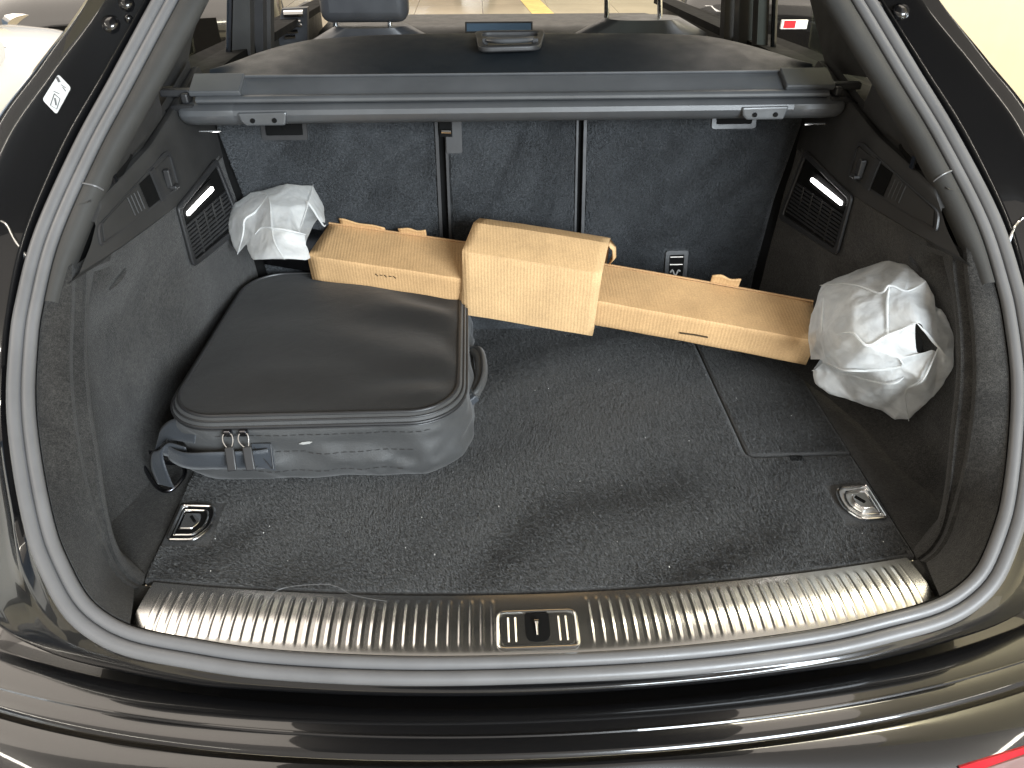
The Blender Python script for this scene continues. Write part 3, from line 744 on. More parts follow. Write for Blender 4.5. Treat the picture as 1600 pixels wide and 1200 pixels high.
for sg in (-1, 1):
    rows = []
    for x, s in ((.475, 1.0), (.478, 1.03), (.50, 1.05), (.545, 1.05), (.560, 1.0), (.566, .86)):
        rows.append([(sg*x, .655+(y-.655)*s, .448+(z-.448)*s) for y, z in low])
    V, F = grid(rows, False, True); F.append(tuple(5*len(low)+j for j in range(len(low))))
    e = mk('cassette_end', V, F, 'cassette', cover, True, 40)
    mk('end_bracket', *tube(catmull([(sg*.540, .625, .4645), (sg*.572, .628, .464), (sg*.582, .640, .455), (sg*.578, .66, .44), (sg*.570, .67, .435)], 12), .0055, 8), 'trim_smooth', e)
    o = mk('lid_end', *boxvf((sg*.505, .660, .4925), (.085, .052, .010), [(1, 0, 0), (0, .93, .36), (0, -.36, .93)]), 'cassette', cover, False); bevel(o, .002)
    o = mk('rail_hook', *join(boxvf((sg*.575, .655, .482), (.05, .018, .012)), boxvf((sg*.556, .648, .476), (.012, .028, .016))), 'trim_smooth', cover, False); bevel(o, .003)
    xl_ = sg*.425
    b_ = mk('latch_bracket', *prism([(xl_-.042, .610, .458), (xl_-.038, .611, .444), (xl_-.030, .611, .437), (xl_+.034, .611, .437), (xl_+.040, .611, .459)], (0, .02, 0)), 'cassette', cover, False); bevel(b_, .003)
    for dx in (-.018, .018):
        mk('bracket_screw', *tube([(xl_+dx, .6085, .446), (xl_+dx, .612, .446)], .004, 10), 'black', b_)
    e2 = mk('lock_pin', *tube([(sg*.520-.018, .62, .4265), (sg*.520+.018, .62, .4265)], .0018, 8), 'chrome', e)
# vinyl panel lying forward over the seat tops
def cov_y1(x): return ip(abs(x), [(0, .93), (.15, .928), (.30, .91), (.38, .885), (.44, .85), (.475, .805), (.50, .745), (.518, .69)])
rows = []
for x in np.linspace(-.522, .522, 61):
    y1 = cov_y1(x); ed = sstep(.36, .52, abs(x)); row = []
    for t in np.linspace(0, 1, 22):
        y = lerp(.684, y1, t)
        z =   .4985+.027*math.sin(min(1, t*1.1)*math.pi/2)*(1-.55*ed)+.0012*fbm((x, y, 0), 7)
        if t > .93: z -= .012*((t-.93)/.07)**2
        row.append((x, y, z))
    row.append((x, y1+.002, row[-1][2]-.03)); rows.append(row)
V, F = grid(rows)
mk('vinyl_sheet', V, F, 'coverfabric', cover, True, 60)
mk('sheet_welt', *tube([(x, .684, .5) for x in np.linspace(-.52, .52, 30)], .0022, 6), 'cassette', cover)
# pull handle
hz_ = .522
def hp_(u, v, z=hz_): return pz(u, v, z)
c0 = hp_(796, 70); 
fo = roundpoly([hp_(748, 83), hp_(844, 80), hp_(852, 55), hp_(742, 56)], .022, 6)
cc = sum(fo)/len(fo)
fi = [lerp(cc, p, .80) for p in fo]
hd = mk('handle_frame', *ringprism(fo, fi, (0, 0, .010)), 'trim_smooth', cover, True, 40); bevel(hd, .003, 3)
mk('handle_well', *prism([p+np.array((0, 0, .002)) for p in fi], (0, 0, .002)), 'cassette', hd, False)
mk('handle_grip', *tube(catmull([hp_(762, 62, .533), hp_(780, 64, .537), hp_(815, 63, .537), hp_(832, 61, .533)], 14), .009, 10, flat=.5), 'cassette', hd)
for u in (758, 836):
    mk('handle_pivot', *boxvf(hp_(u, 63, .532), (.010, .022, .010)), 'trim_smooth', hd, False)

# ================================================================== BLACK BAG
bag = thing('equipment_bag', 'black padded nylon bag with zip lid lying flat on the boot floor at left', 'bag', (-.33, .42, 0))
BX0, BX1, BY0, BY1 = -.548, -.110, .215, .665
cxb, cyb = (BX0+BX1)/2, (BY0+BY1)/2
def bag_outline(n=120, grow=0.0, r=.075):
    hx, hy = (BX1-BX0)/2+grow, (BY1-BY0)/2+grow; rr = r+grow; P = []
    cor = [(hx-rr, -hy+rr, -90), (hx-rr, hy-rr, 0), (-hx+rr, hy-rr, 90), (-hx+rr, -hy+rr, 180)]
    for x, y, a in cor:
        for t in np.linspace(0, 90, 14): P.append((cxb+x+rr*math.cos(math.radians(a+t)), cyb+y+rr*math.sin(math.radians(a+t)), 0))
    P = resample(np.array(P), n, True)
    # the far side is narrower and skewed a little as in a soft bag
    Q = P.copy(); t = (P[:, 1]-BY0)/(BY1-BY0)
    Q[:, 0] = cxb+.004+(P[:, 0]-cxb)*(1-.06*t)+.012*t
    Q[:, 1] = P[:, 1]+.018*(1-t)*(P[:, 0]-cxb)/-.22*1.0*(-1)*-1*0
    return Q
NB = 160
def zt_bag(x, y): return .126+.010*sstep(BY0, BY1, y)
def ring(grow, zf, wr=0.0, sd=0):
    P = bag_outline(NB, grow); out = []
    for i, p in enumerate(P):
        d = p-np.array((cxb, cyb, 0)); d /= np.linalg.norm(d)
        w = 0
        if wr:
            q = Vector((p[0]*16+zf*3.5, p[1]*16-zf*2.5, zf*3.0))
            w = wr*(1.1*(1-2.2*abs(noise.noise(q*.8)))+.5*noise.noise(q*2.1))
        out.append(p+d*w+np.array((0, 0, zf*zt_bag(p[0], p[1]))))
    return out
body_rows = [ring(-.030, .0, 0), ring(-.010, .012, .001), ring(.004, .06, .004), ring(.012, .16, .006), ring(.015, .28, .008), ring(.015, .40, .008), ring(.013, .52, .007), ring(.010, .64, .005), ring(.009, .74, .005), ring(.010, .82, .002), ring(.010, .86, .0)]
body_rows = [list(r) for r in body_rows]
# smooth the loft vertically
BR = np.array(body_rows); idx = np.linspace(0, len(BR)-1, 34); BR = np.array([catmull(BR[:, k], 34) for k in range(NB)]).transpose(1, 0, 2)
V, F = grid(list(BR), False, True); F.append(tuple(range(NB)))
mk('bag_body', V, F, 'nylon', bag, True, 70)
# zip band and lid
V, F = grid([ring(.010, .86), ring(.010, .875), ring(.009, .89)], False, True); mk('zip_tape', V, F, 'black', bag, True, 70)
for zf, g, r in ((.866, .0112, .0011), (.884, .0108, .0011)):
    mk('zip_teeth', *tube(np.array(ring(g, zf)), r, 6, True), 'trim_smooth', bag)
V, F = grid([ring(.009, .89), ring(.0105, .90), ring(.010, .925), ring(.006, .965), ring(.0, 1.0)], False, True); mk('lid_band', V, F, 'nylon', bag, True, 70)
for zf, g, r in ((1.004, -.001, .0026), (.965, .0065, .0016), (.905, .0115, .0022)):
    mk('piping', *tube(np.array(ring(g, zf)), r, 8, True), 'trim_smooth', bag)
# lid panel: concentric rings
rows = []
for s in np.linspace(1, 0.02, 30):
    P = bag_outline(NB, -.002); R = []
    for p in P:
        q = np.array((cxb+(p[0]-cxb)*s, cyb+(p[1]-cyb)*s, 0)); e = 1-s
        z = zt_bag(q[0], q[1])*1.0+.006*sstep(0, .5, e)+.006*sstep(0, .9, e)
        z += (.0060*noise.noise(Vector((q[0]*5+2, q[1]*9, 0)))+.0055*math.sin(q[1]*46+q[0]*14+3*noise.noise(Vector((q[0]*6, q[1]*6, 4))))*sstep(-.35, -.16, q[0]))*sstep(0, .12, e)
        R.append((q[0], q[1], z))
    rows.append(R)
V, F = grid(rows, False, True); F.append(tuple((len(rows)-1)*NB+j for j in range(NB)))
mk('bag_lid', V, F, 'bagtop', bag, True, 70)
# stitching lines on the front
def front_pt(x, z, o=0.0):
    best = min(range(NB), key=lambda k: (BR[12][k][1] > cyb)*10+abs(BR[12][k][0]-x))
    col = BR[:, best]; j = int(np.argmin(abs(col[:, 2]-z))); p = col[j].copy(); p[0] = x
    return p+np.array((0, -o, 0))
for z_, xa, xb in ((.100, -.47, -.15), (.068, -.46, -.18), (.034, -.44, -.20)):
    xs_ = np.arange(xa, xb, .0125)
    VF = [tube([front_pt(x, z_, .0015), front_pt(x+.008, z_, .0015)], .0006, 4) for x in xs_]
    o = mk('stitching', *join(*VF), 'trim_smooth', bag, True)
# zip pulls
for k, u in enumerate((352, 377)):
    top = py(u, 645, BY0-.006); 
    a = front_pt(top[0], .108, .006)
    zp = mk('zip_slider', *boxvf(a, (.012, .010, .010)), 'darkmetal', bag, False); bevel(zp, .002)
    b = a+np.array((.002+.003*k, -.014, -.016)); c = a+np.array((.006+.004*k, -.034, -.046))
    mk('pull_ring', *tube(catmull([a+np.array((-.005, -.004, 0)), a+np.array((-.006, -.010, -.010)), b+np.array((0, 0, -.004)), a+np.array((.008, -.010, -.010)), a+np.array((.006, -.004, 0))], 20, True), .0013, 6, True), 'chrome', zp)
    ax0 = np.array((1, .1, .1)); ax0 /= np.linalg.norm(ax0); ax2 = (b-c)/np.linalg.norm(b-c); ax1 = np.cross(ax2, ax0); ax1 /= np.linalg.norm(ax1)
    o = mk('pull_tab', *boxvf((b+c)/2, (.014, .004, .036), [ax0, ax1, ax2]), 'trim_smooth', zp, True, 40); bevel(o, .0025, 3)
# pale scuff
s0 = front_pt(py(479, 678, BY0)[0], .083, .0022)
mk('scuff_mark', *prism([s0+np.array((dx, 0, dz)) for dx, dz in ((-.010, -.001), (-.004, .002), (.006, .003), (.011, .002), (.007, -.001), (-.003, -.0025))], (0, .0008, 0)), 'scuff', bag, False)
# strap: anchored patch, folded webbing
def ribbon(pts, w, tw, name, mat, parent, th=.0018):
    P = catmull(pts, 40); W = catmull(tw, 40); rows = []
    for p, q in zip(P, W):
        q = q/np.linalg.norm(q); rows.append([p-q*w/2, p-q*w/4, p, p+q*w/4, p+q*w/2])
    o = mk(name, *grid(rows), mat, parent, True, 70); solid(o, th, 0); return o
pa = front_pt(-.405, .064, .004)
ribbon([pa+np.array((.012, 0, .000)), pa+np.array((-.010, -.004, .0)), (-.470, .186, .066), (-.515, .190, .064), (-.548, .212, .060), (-.560, .232, .058)], .036,
       [(0, 0, 1), (0, 0, 1), (.05, -.1, 1), (.15, -.15, 1), (.25, -.2, 1), (.3, -.2, 1)], 'strap', 'webbing', bag)
ribbon([(-.520, .205, .062), (-.552, .215, .066), (-.572, .222, .056), (-.574, .214, .036), (-.566, .200, .020), (-.560, .192, .013)], .038,
       [(.2, -.2, 1), (.4, -.3, .9), (.8, -.6, .5), (.9, -.5, .3), (.9, -.5, .2), (.9, -.5, .2)], 'strap_loop', 'webbing', bag)
ribbon([(-.500, .214, .098), (-.545, .236, .088), (-.574, .242, .066), (-.578, .238, .045)], .036, [(.3, .3, .9), (.3, .4, .8), (.3, .4, .8), (.3, .4, .8)], 'strap_tail', 'webbing', bag)
st_ = mk('strap_patch', *prism([front_pt(x, z, .0035) for x, z in ((-.418, .084), (-.388, .084), (-.386, .044), (-.416, .046))], (0, -.0015, 0)), 'webbing', bag, False)
for s in (((-.415, .080), (-.390, .048)), ((-.390, .080), (-.415, .048)), ((-.389, .083), (-.388, .046))):
    mk('patch_stitch', *tube([front_pt(*s[0], .0055), front_pt(*s[1], .0055)], .0008, 5), 'trim_smooth', st_)
dr = [pz(218, 712, .010), pz(232, 706, .012), pz(258, 722, .014), pz(283, 725, .014), pz(288, 742, .010), pz(268, 765, .005), pz(250, 764, .005), pz(236, 748, .006)]
mk('strap_clip', *tube(catmull(dr, 48, True), .0034, 10, True), 'darkmetal', bag)
# side handle on the right flank
hx = BX1+.010
hpt = [(hx-.004, .345, .052), (hx+.014, .348, .058), (hx+.026, .375, .066), (hx+.029, .41, .070), (hx+.026, .45, .070), (hx+.016, .48, .064), (hx-.006, .49, .055)]
ribbon(hpt, .024, [(.5, 0, .8)]*7, 'carry_handle', 'nylon', bag, .008)
o = mk('handle_sleeve', *tube(catmull(hpt[1:-1], 20), [.011]*20, 10, flat=.55), 'nylon', bag)
o = mk('handle_buckle', *boxvf((hx+.010, .343, .056), (.022, .024, .014), [(.8, .3, .5), (-.3, .95, 0), (-.5, -.1, .85)]), 'webbing', bag, False); bevel(o, .003)

# ================================================================== CARDBOARD
lb = thing('cardboard_box', 'long narrow brown cardboard carton lying slantwise, left end on the black bag', 'box', (.06, .55, .10))
A0 = np.array((-.3786, .6723, .1551)); B0 = np.array((.5140, .4427, .0862)); wB, hB, rollB = .108, .0575, .192
dB = (B0-A0)/np.linalg.norm(B0-A0); sB = np.cross((0, 0, 1.), dB); sB /= np.linalg.norm(sB); uB = np.cross(dB, sB)
sB, uB = sB*math.cos(rollB)+uB*math.sin(rollB), uB*math.cos(rollB)-sB*math.sin(rollB)
def bxp(t, s, u):
    sag = .007*math.sin(math.pi*min(1, max(0, t)))
    return A0+(B0-A0)*t+sB*s*wB/2+uB*u*hB+np.array((0, 0, sag-.002))
Ts = np.linspace(0, 1, 40)
def face(corn, mat, name, extra=0):
    rows = []
    for t in Ts:
        R = []
        for (s0, u0), (s1, u1) in zip(corn[:-1], corn[1:]):
            for k in range(6): R.append(bxp(t, lerp(s0, s1, k/6), lerp(u0, u1, k/6)))
        R.append(bxp(t, *corn[-1])); rows.append([r+uB*(.0009*fbm(r, 14)+.0018*min(0, fbm(r, 5)+.15)) for r in R])
    return rows
rr = .028
V, F = grid(face([(-1+rr, 0), (-1, rr*1.6), (-1, 1-rr*1.6), (-1+rr, 1), (1-rr, 1), (1, 1-rr*1.6), (1, rr*1.6), (1-rr, 0), (-1+rr, 0)], 'card', ''))
o = mk('carton', V, F, 'card', lb, True, 50); solid(o, .0028, -1)
# torn closure flaps on the back edge
def flap(t0, t1, up0, up1, nm='flap', curl=.3):
    P = [bxp(t0, 1.0, 1.0), bxp(t1, 1.0, 1.0)]; rows = []
    for k in range(5):
        f = k/4
        rows.append([bxp(lerp(t0, t1, q), 1.0+curl*f*.2, 1.0)+uB*lerp(up0, up1, q)*f*(1+.12*math.sin(9*q+t0*30))+sB*-.006*f*f for q in np.linspace(0, 1, 12)])
    o = mk(nm, *grid(rows), 'card', lb, True, 60); solid(o, .0025, 0); return o
flap(.025, .125, .016, .009); flap(.155, .215, .014, .016); flap(.80, .855, .022, .020)
mk('lid_seam', *tube([bxp(t, .985, 1.03) for t in np.linspace(.0, .62, 30)], .0028, 6, flat=.6), 'card_edge', lb)
mk('lid_edge', *tube([bxp(t, .985, 1.03) for t in np.linspace(.62, 1.0, 24)], .0028, 6, flat=.6), 'card_edge', lb)
def onfront(u, v):
    # point on the carton's front face along the sight line of a measured mark
    n = -sB; p0 = bxp(.5, -1, .5); d = ray(u, v); t = ((p0-CAM)@n)/(d@n); return CAM+d*t+n*.0018
mk('perforation', *tube([onfront(1062, 519), onfront(1085, 522), onfront(1106, 526)], .0016, 6), 'ink', lb)
VF = [tube([onfront(587+7*k, 427+.9*k+(k % 2)), onfront(591+7*k, 430.5+.9*k-2*(k % 2))], .0009, 5) for k in range(5)]
mk('ink_print', *join(*VF), 'ink', lb)

# wider carton sleeve round the middle
sl = thing('carton_sleeve', 'wide cardboard sleeve wrapped round the middle of the long carton', 'box', (.02, .55, .12))
def slp(t, s, u): return bxp(t, s, u)
t0, t1 = .325, .592
cs_ = [(-1.15, -.25), (-.98, 2.05), (.45, 2.15), (1.22, 1.85), (1.22, -.25)]
rows = []
for t in np.linspace(t0, t1, 16):
    R = []
    for (a, b), (c_, d_) in zip(cs_, cs_[1:]+cs_[:1]):
        for k in range(5):
            f = k/5; p = slp(t, lerp(a, c_, f), lerp(b, d_, f)); R.append(p+uB*.0012*fbm(p, 11))
    rows.append(R)
V, F = grid(rows, False, True)
o = mk('sleeve', V, F, 'card_pale', sl, True, 15); solid(o, .0035, 1)
# end flaps of the sleeve
def sflap(pts, nm='sleeve_flap'):
    o = mk(nm, *grid(pts), 'card_pale', sl, True, 60); solid(o, .003, 0); return o
sflap([[slp(t1, .45, 2.14), slp(t1, .85, 1.99), slp(t1, 1.22, 1.84)], [slp(t1+.010, .62, 1.85), slp(t1+.013, .92, 1.75), slp(t1+.012, 1.22, 1.62)], [slp(t1+.012, .80, 1.40), slp(t1+.016, 1.0, 1.36), slp(t1+.012, 1.22, 1.34)], [slp(t1+.006, .98, 1.05), slp(t1+.008, 1.1, 1.04), slp(t1+.006, 1.22, 1.04)]])
sflap([[slp(t0, -1.2, .0), slp(t0, -.9, .7), slp(t0, -.2, 1.4)], [slp(t0-.006, -1.1, .1), slp(t0-.008, -.8, .8), slp(t0-.004, -.1, 1.3)]])

# dark bar whose end shows between carton and film
bar = tag(mk('metal_bar', *prism([bxp(-.115, s, u) for s, u in roundpoly([(-.75, .15), (.75, .15), (.6, .95), (-.6, .95)], .12, 3)] if False else [bxp(-.115, -.78, .12), bxp(-.115, .80, .12), bxp(-.115, .72, .9), bxp(-.115, -.5, .95), bxp(-.115, -.78, .7)], (B0-A0)*.16), 'darkmetal', None, False), 'dark bar end glimpsed between the carton and the left plastic wrap', 'bar')
bevel(bar, .004)

# ================================================================== PLASTIC FILM WRAPS
from mathutils.kdtree import KDTree
def wrap(name, label, keys, faces, base_t, to_px, back, holes=()):
    V = [CAM+ray(*to_px(u, v))/1.0*t for u, v, t in keys]
    V = list(V)
    return V
def film_obj(name, label, V, F, sub=4, amp=.004, sc_=30, seed=0, rimkeys=(), folds=()):
    me = bpy.data.meshes.new(name); me.from_pydata([tuple(v) for v in V], [], F); me.validate()
    bm = bmesh.new(); bm.from_mesh(me); bm.verts.index_update(); rimedge = set(frozenset(p) for p in zip(rimkeys, list(rimkeys[1:])+[rimkeys[0]]))
    bmesh.ops.triangulate(bm, faces=bm.faces)
    bm.verts.ensure_lookup_table(); rim = set(bm.verts[i] for i in rimkeys)
    for s in range(sub):
        rl = [e for e in bm.edges if e.verts[0] in rim and e.verts[1] in rim and frozenset((e.verts[0].index, e.verts[1].index)) in rimedge] if s == 0 else [e for e in bm.edges if e.verts[0] in rim and e.verts[1] in rim]
        mids = [(e.verts[0].co+e.verts[1].co)/2 for e in rl]
        bmesh.ops.subdivide_edges(bm, edges=bm.edges, cuts=1, use_grid_fill=True)
        if mids:
            kd = KDTree(len(bm.verts)); bv = list(bm.verts)
            for k_, v_ in enumerate(bv): kd.insert(v_.co, k_)
            kd.balance()
            for m_c in mids: rim.add(bv[kd.find(m_c)[1]])
        bmesh.ops.triangulate(bm, faces=bm.faces)
        for _r in range((0, 1, 2, 1)[min(s, 3)]): bmesh.ops.smooth_vert(bm, verts=[v for v in bm.verts if v not in rim], factor=.30, use_axis_x=True, use_axis_y=True, use_axis_z=True)
    bmesh.ops.recalc_face_normals(bm, faces=bm.faces); bm.normal_update()
    for v in bm.verts:
        p = v.co*sc_+Vector((seed, 0, 0))
        r = 1-abs(noise.noise(p*.55))*2           # sharp ridges
        r2 = 1-abs(noise.noise(p*1.6+Vector((7, 3, 1))))*2
        v.co += v.normal*((.3 if v in rim else 1.0)*amp*((r*.8+r2*.35+.5*noise.noise(p*.3))-.4))
    for fl in folds:                                   # doubled-over edges of the film
        P_ = catmull([np.array(V[i])+(CAM-np.array(V[i]))/np.linalg.norm(CAM-np.array(V[i]))*.0025 for i in fl], 6*len(fl))
        P_ = [p_+np.array((0, 0, .0012*noise.noise(Vector(p_)*60))) for p_ in P_]
        n_ = len(P_); rr_ = [.0018*math.sin(math.pi*min(.93, max(.07, k_/(n_-1))))+.0003 for k_ in range(n_)]
        tv, tf = tube(P_, rr_, 6); vs = [bm.verts.new(Vector(map(float, q_))) for q_ in tv]
        for f_ in tf: bm.faces.new([vs[k_] for k_ in f_])
    bm.to_mesh(me); bm.free()
    me.polygons.foreach_set('use_smooth', [True]*len(me.polygons)); me.set_sharp_from_angle(angle=math.radians(50))
    me.materials.append(M['film']); o = bpy.data.objects.new(name, me); COL.objects.link(o)
    tag(o, label, 'plastic bag', 'plastic wraps on the carton ends'); return o
# right wrap: keys in a close view (1280 px wide over 320), t = distance factor along the sight line
def r_px(u, v): return 1200+u/4, 380+v/4
KR = [(735, 105, 1.225), (880, 135, 1.170), (985, 240, 1.125), (1040, 330, 1.130), (1055, 450, 1.125), (1055, 640, 1.100), (560, 170, 1.245), (440, 215, 1.260), (325, 262, 1.265), (265, 460, 1.265), (240, 600, 1.262), (270, 735, 1.255), (345, 735, 1.225), (530, 258, 1.190), (700, 310, 1.145), (760, 265, 1.140), (345, 345, 1.220), (330, 560, 1.200), (430, 570, 1.155), (520, 400, 1.145), (530, 560, 1.120), (620, 640, 1.100), (750, 575, 1.105), (745, 390, 1.125), (930, 500, 1.090), (990, 560, 1.100), (870, 300, 1.130), (380, 690, 1.170), (470, 790, 1.150), (640, 795, 1.130), (830, 770, 1.110), (820, 720, 1.095), (940, 690, 1.105), (1060, 660, 1.100), (1110, 700, 1.100), (275, 795, 1.205), (420, 802, 1.170), (740, 880, 1.130), (850, 840, 1.120), (290, 880, 1.200), (370, 945, 1.190), (530, 1000, 1.170), (700, 1055, 1.155), (790, 1115, 1.145), (880, 1110, 1.135), (860, 930, 1.100), (1030, 980, 1.105), (1165, 900, 1.105), (1172, 600, 1.120), (1085, 410, 1.135), (1130, 500, 1.130), (1170, 760, 1.115), (970, 850, 1.095)]
FR = [(0, 6, 13, 14), (0, 14, 15), (0, 15, 1), (1, 15, 26), (1, 26, 2), (2, 26, 3), (6, 7, 13), (7, 8, 13), (8, 16, 13), (8, 9, 16), (9, 17, 16), (9, 10, 17), (10, 11, 12, 17), (12, 27, 17), (17, 27, 18), (16, 17, 18), (16, 18, 19, 13),
      (13, 19, 23, 14), (14, 23, 15), (15, 23, 26), (19, 20, 22, 23), (18, 20, 19), (20, 21, 22), (23, 22, 24), (23, 24, 26), (26, 24, 4, 3), (24, 25, 5, 4), (18, 27, 21, 20), (27, 28, 29, 21), (12, 28, 27), (21, 29, 30, 31), (21, 31, 22), (22, 31, 32, 24),
      (31, 30, 52, 33), (31, 33, 32), (33, 34, 51, 46), (33, 46, 52), (30, 38, 45, 52), (35, 36, 40, 39), (36, 37, 41, 40), (37, 42, 41), (37, 38, 45, 42), (42, 45, 44, 43), (45, 52, 46, 44), (46, 51, 47), (28, 36, 35, 12), (28, 29, 37, 36), (29, 30, 38, 37),
      (5, 34, 33), (5, 48, 34), (34, 48, 51), (4, 49, 50, 48, 5)]
VR = [CAM+ray(*r_px(u, v))*(t*(1.055 if 35 <= i <= 47 and i not in (37, 38) else 1.0)) for i, (u, v, t) in enumerate(KR)]
# back shell: the outline carried back to a spine so that the wrap is a hollow body
n0 = len(VR)
outl = [0, 1, 2, 3, 4, 49, 50, 48, 51, 47, 46, 44, 43, 42, 41, 40, 39, 35, 12, 11, 10, 9, 8, 7, 6]
cen = np.mean([VR[i] for i in outl], axis=0)
for i in outl: 
    b_ = lerp(VR[i], cen, .12)+np.array((.030, .055, -.012)); b_[2] = max(b_[2], .004); VR.append(b_)
bk = cen+np.array((.05, .10, -.02)); VR.append(bk)
m_ = len(outl)
for k in range(m_):
    a, b = outl[k], outl[(k+1) % m_]; c_, d_ = n0+k, n0+(k+1) % m_
    if not (a in (10, 11, 12, 35) and b in (10, 11, 12, 35)): FR.append((a, b, d_, c_))
    FR.append((c_, d_, n0+m_))
VR = [np.array((min(v[0], .643), v[1], max(v[2], .003))) for v in VR]
film_obj('plastic_bag', 'milky crumpled plastic bag bunched over the right carton end, torn at one side', VR, FR, 4, .0028, 36, 3, [0, 1, 2, 3, 4, 49, 50, 48, 51, 47, 46, 44, 43, 42, 41, 40, 39, 35, 12, 11, 10, 9, 8, 7, 6], [(8, 13, 14, 15, 26, 2), (18, 20, 21, 22, 24), (12, 28, 29, 30, 31), (35, 36, 37, 38), (16, 17), (15, 23, 22), (24, 25, 5, 34), (44, 45, 52, 33)])
# dark end of the bar showing through the tear
tb = tag(mk('bar_end_cap', *prism([CAM+ray(*r_px(u, v))*t for u, v, t in ((880, 560, 1.20), (1000, 545, 1.20), (1010, 600, 1.20), (950, 700, 1.19), (880, 670, 1.19))], FW*.05), 'cassette', None, False), 'grey end cap showing through the tear in the right plastic bag', 'end cap')
bevel(tb, .003)
# left wrap (1600 px over 200)
def l_px(u, v): return 340+u/8, 270+v/8
KL = [(740, 145, 1.545), (880, 130, 1.525), (1060, 155, 1.53), (1210, 120, 1.55), (1290, 270, 1.56), (1340, 420, 1.545), (1350, 650, 1.50), (1310, 640, 1.495), (1130, 370, 1.475),   # 0-8
      (1120, 430, 1.462), (1020, 750, 1.425), (1100, 770, 1.405), (1120, 900, 1.40), (1170, 1080, 1.40), (1110, 1110, 1.385), (840, 1085, 1.375), (600, 1100, 1.39), (440, 1095, 1.41), (395, 1030, 1.425), (355, 900, 1.445),  # 9-19
      (470, 770, 1.425), (250, 1020, 1.47), (190, 930, 1.485), (110, 640, 1.51), (95, 520, 1.525), (200, 380, 1.535), (420, 230, 1.545), (620, 270, 1.475), (660, 400, 1.43), (560, 560, 1.435), (480, 480, 1.46), (340, 590, 1.455), # 20-31
      (320, 760, 1.455), (550, 690, 1.415), (680, 690, 1.395), (900, 720, 1.39), (720, 880, 1.375), (540, 980, 1.395), (900, 420, 1.435), (1160, 290, 1.50), (750, 270, 1.47), (270, 560, 1.475)] # 32-41
FL = [(0, 26, 27, 40), (0, 40, 1), (1, 40, 38, 2), (2, 38, 8, 39), (2, 39, 3), (3, 39, 4), (39, 7, 6, 5, 4), (39, 8, 7), (38, 9, 8), (38, 10, 9), (38, 35, 10), (10, 35, 11), (35, 36, 14, 13, 12, 11), (36, 15, 14), (34, 36, 35), (28, 34, 35, 38), (40, 28, 38), (27, 28, 40),
      (28, 29, 33, 34), (27, 30, 29, 28), (26, 25, 41, 31, 30, 27), (30, 31, 20), (30, 20, 33, 29), (25, 24, 41), (24, 23, 41), (23, 22, 32, 31, 41), (22, 21, 32), (21, 19, 20, 32), (31, 32, 20), (20, 19, 18, 37), (33, 20, 37), (18, 17, 37), (17, 16, 37), (37, 16, 15, 36), (33, 37, 36, 34)]
VL = [CAM+ray(*l_px(u, v))*(t*.928) for u, v, t in KL]
n0 = len(VL); outl = [0, 1, 2, 3, 4, 5, 6, 13, 14, 15, 16, 17, 18, 19, 21, 22, 23, 24, 25, 26]
cen = np.mean([VL[i] for i in outl], axis=0)
for i in outl: VL.append(lerp(VL[i], cen, .10)+np.array((-.010, .045, -.006)))
VL.append(cen+np.array((-.02, .075, -.01))); m_ = len(outl)
for k in range(m_):
    a, b = outl[k], outl[(k+1) % m_]; c_, d_ = n0+k, n0+(k+1) % m_
    if (a, b) != (6, 13): FL.append((a, b, d_, c_))
    FL.append((c_, d_, n0+m_))
VL = [np.array((max(v[0], -.548), min(v[1], .652+.24*v[2]), v[2])) for v in VL]
film_obj('plastic_bag', 'smooth white plastic bag pulled over the left carton end by the seat back', VL, FL, 4, .0016, 34, 11, [0, 1, 2, 3, 4, 5, 6, 7, 8, 9, 10, 11, 12, 13, 14, 15, 16, 17, 18, 19, 21, 22, 23, 24, 25, 26], [(20, 33, 34, 35, 11), (27, 28, 34, 36, 15), (26, 27, 30, 31, 32, 21), (8, 39, 3), (10, 9, 8, 7, 6)])

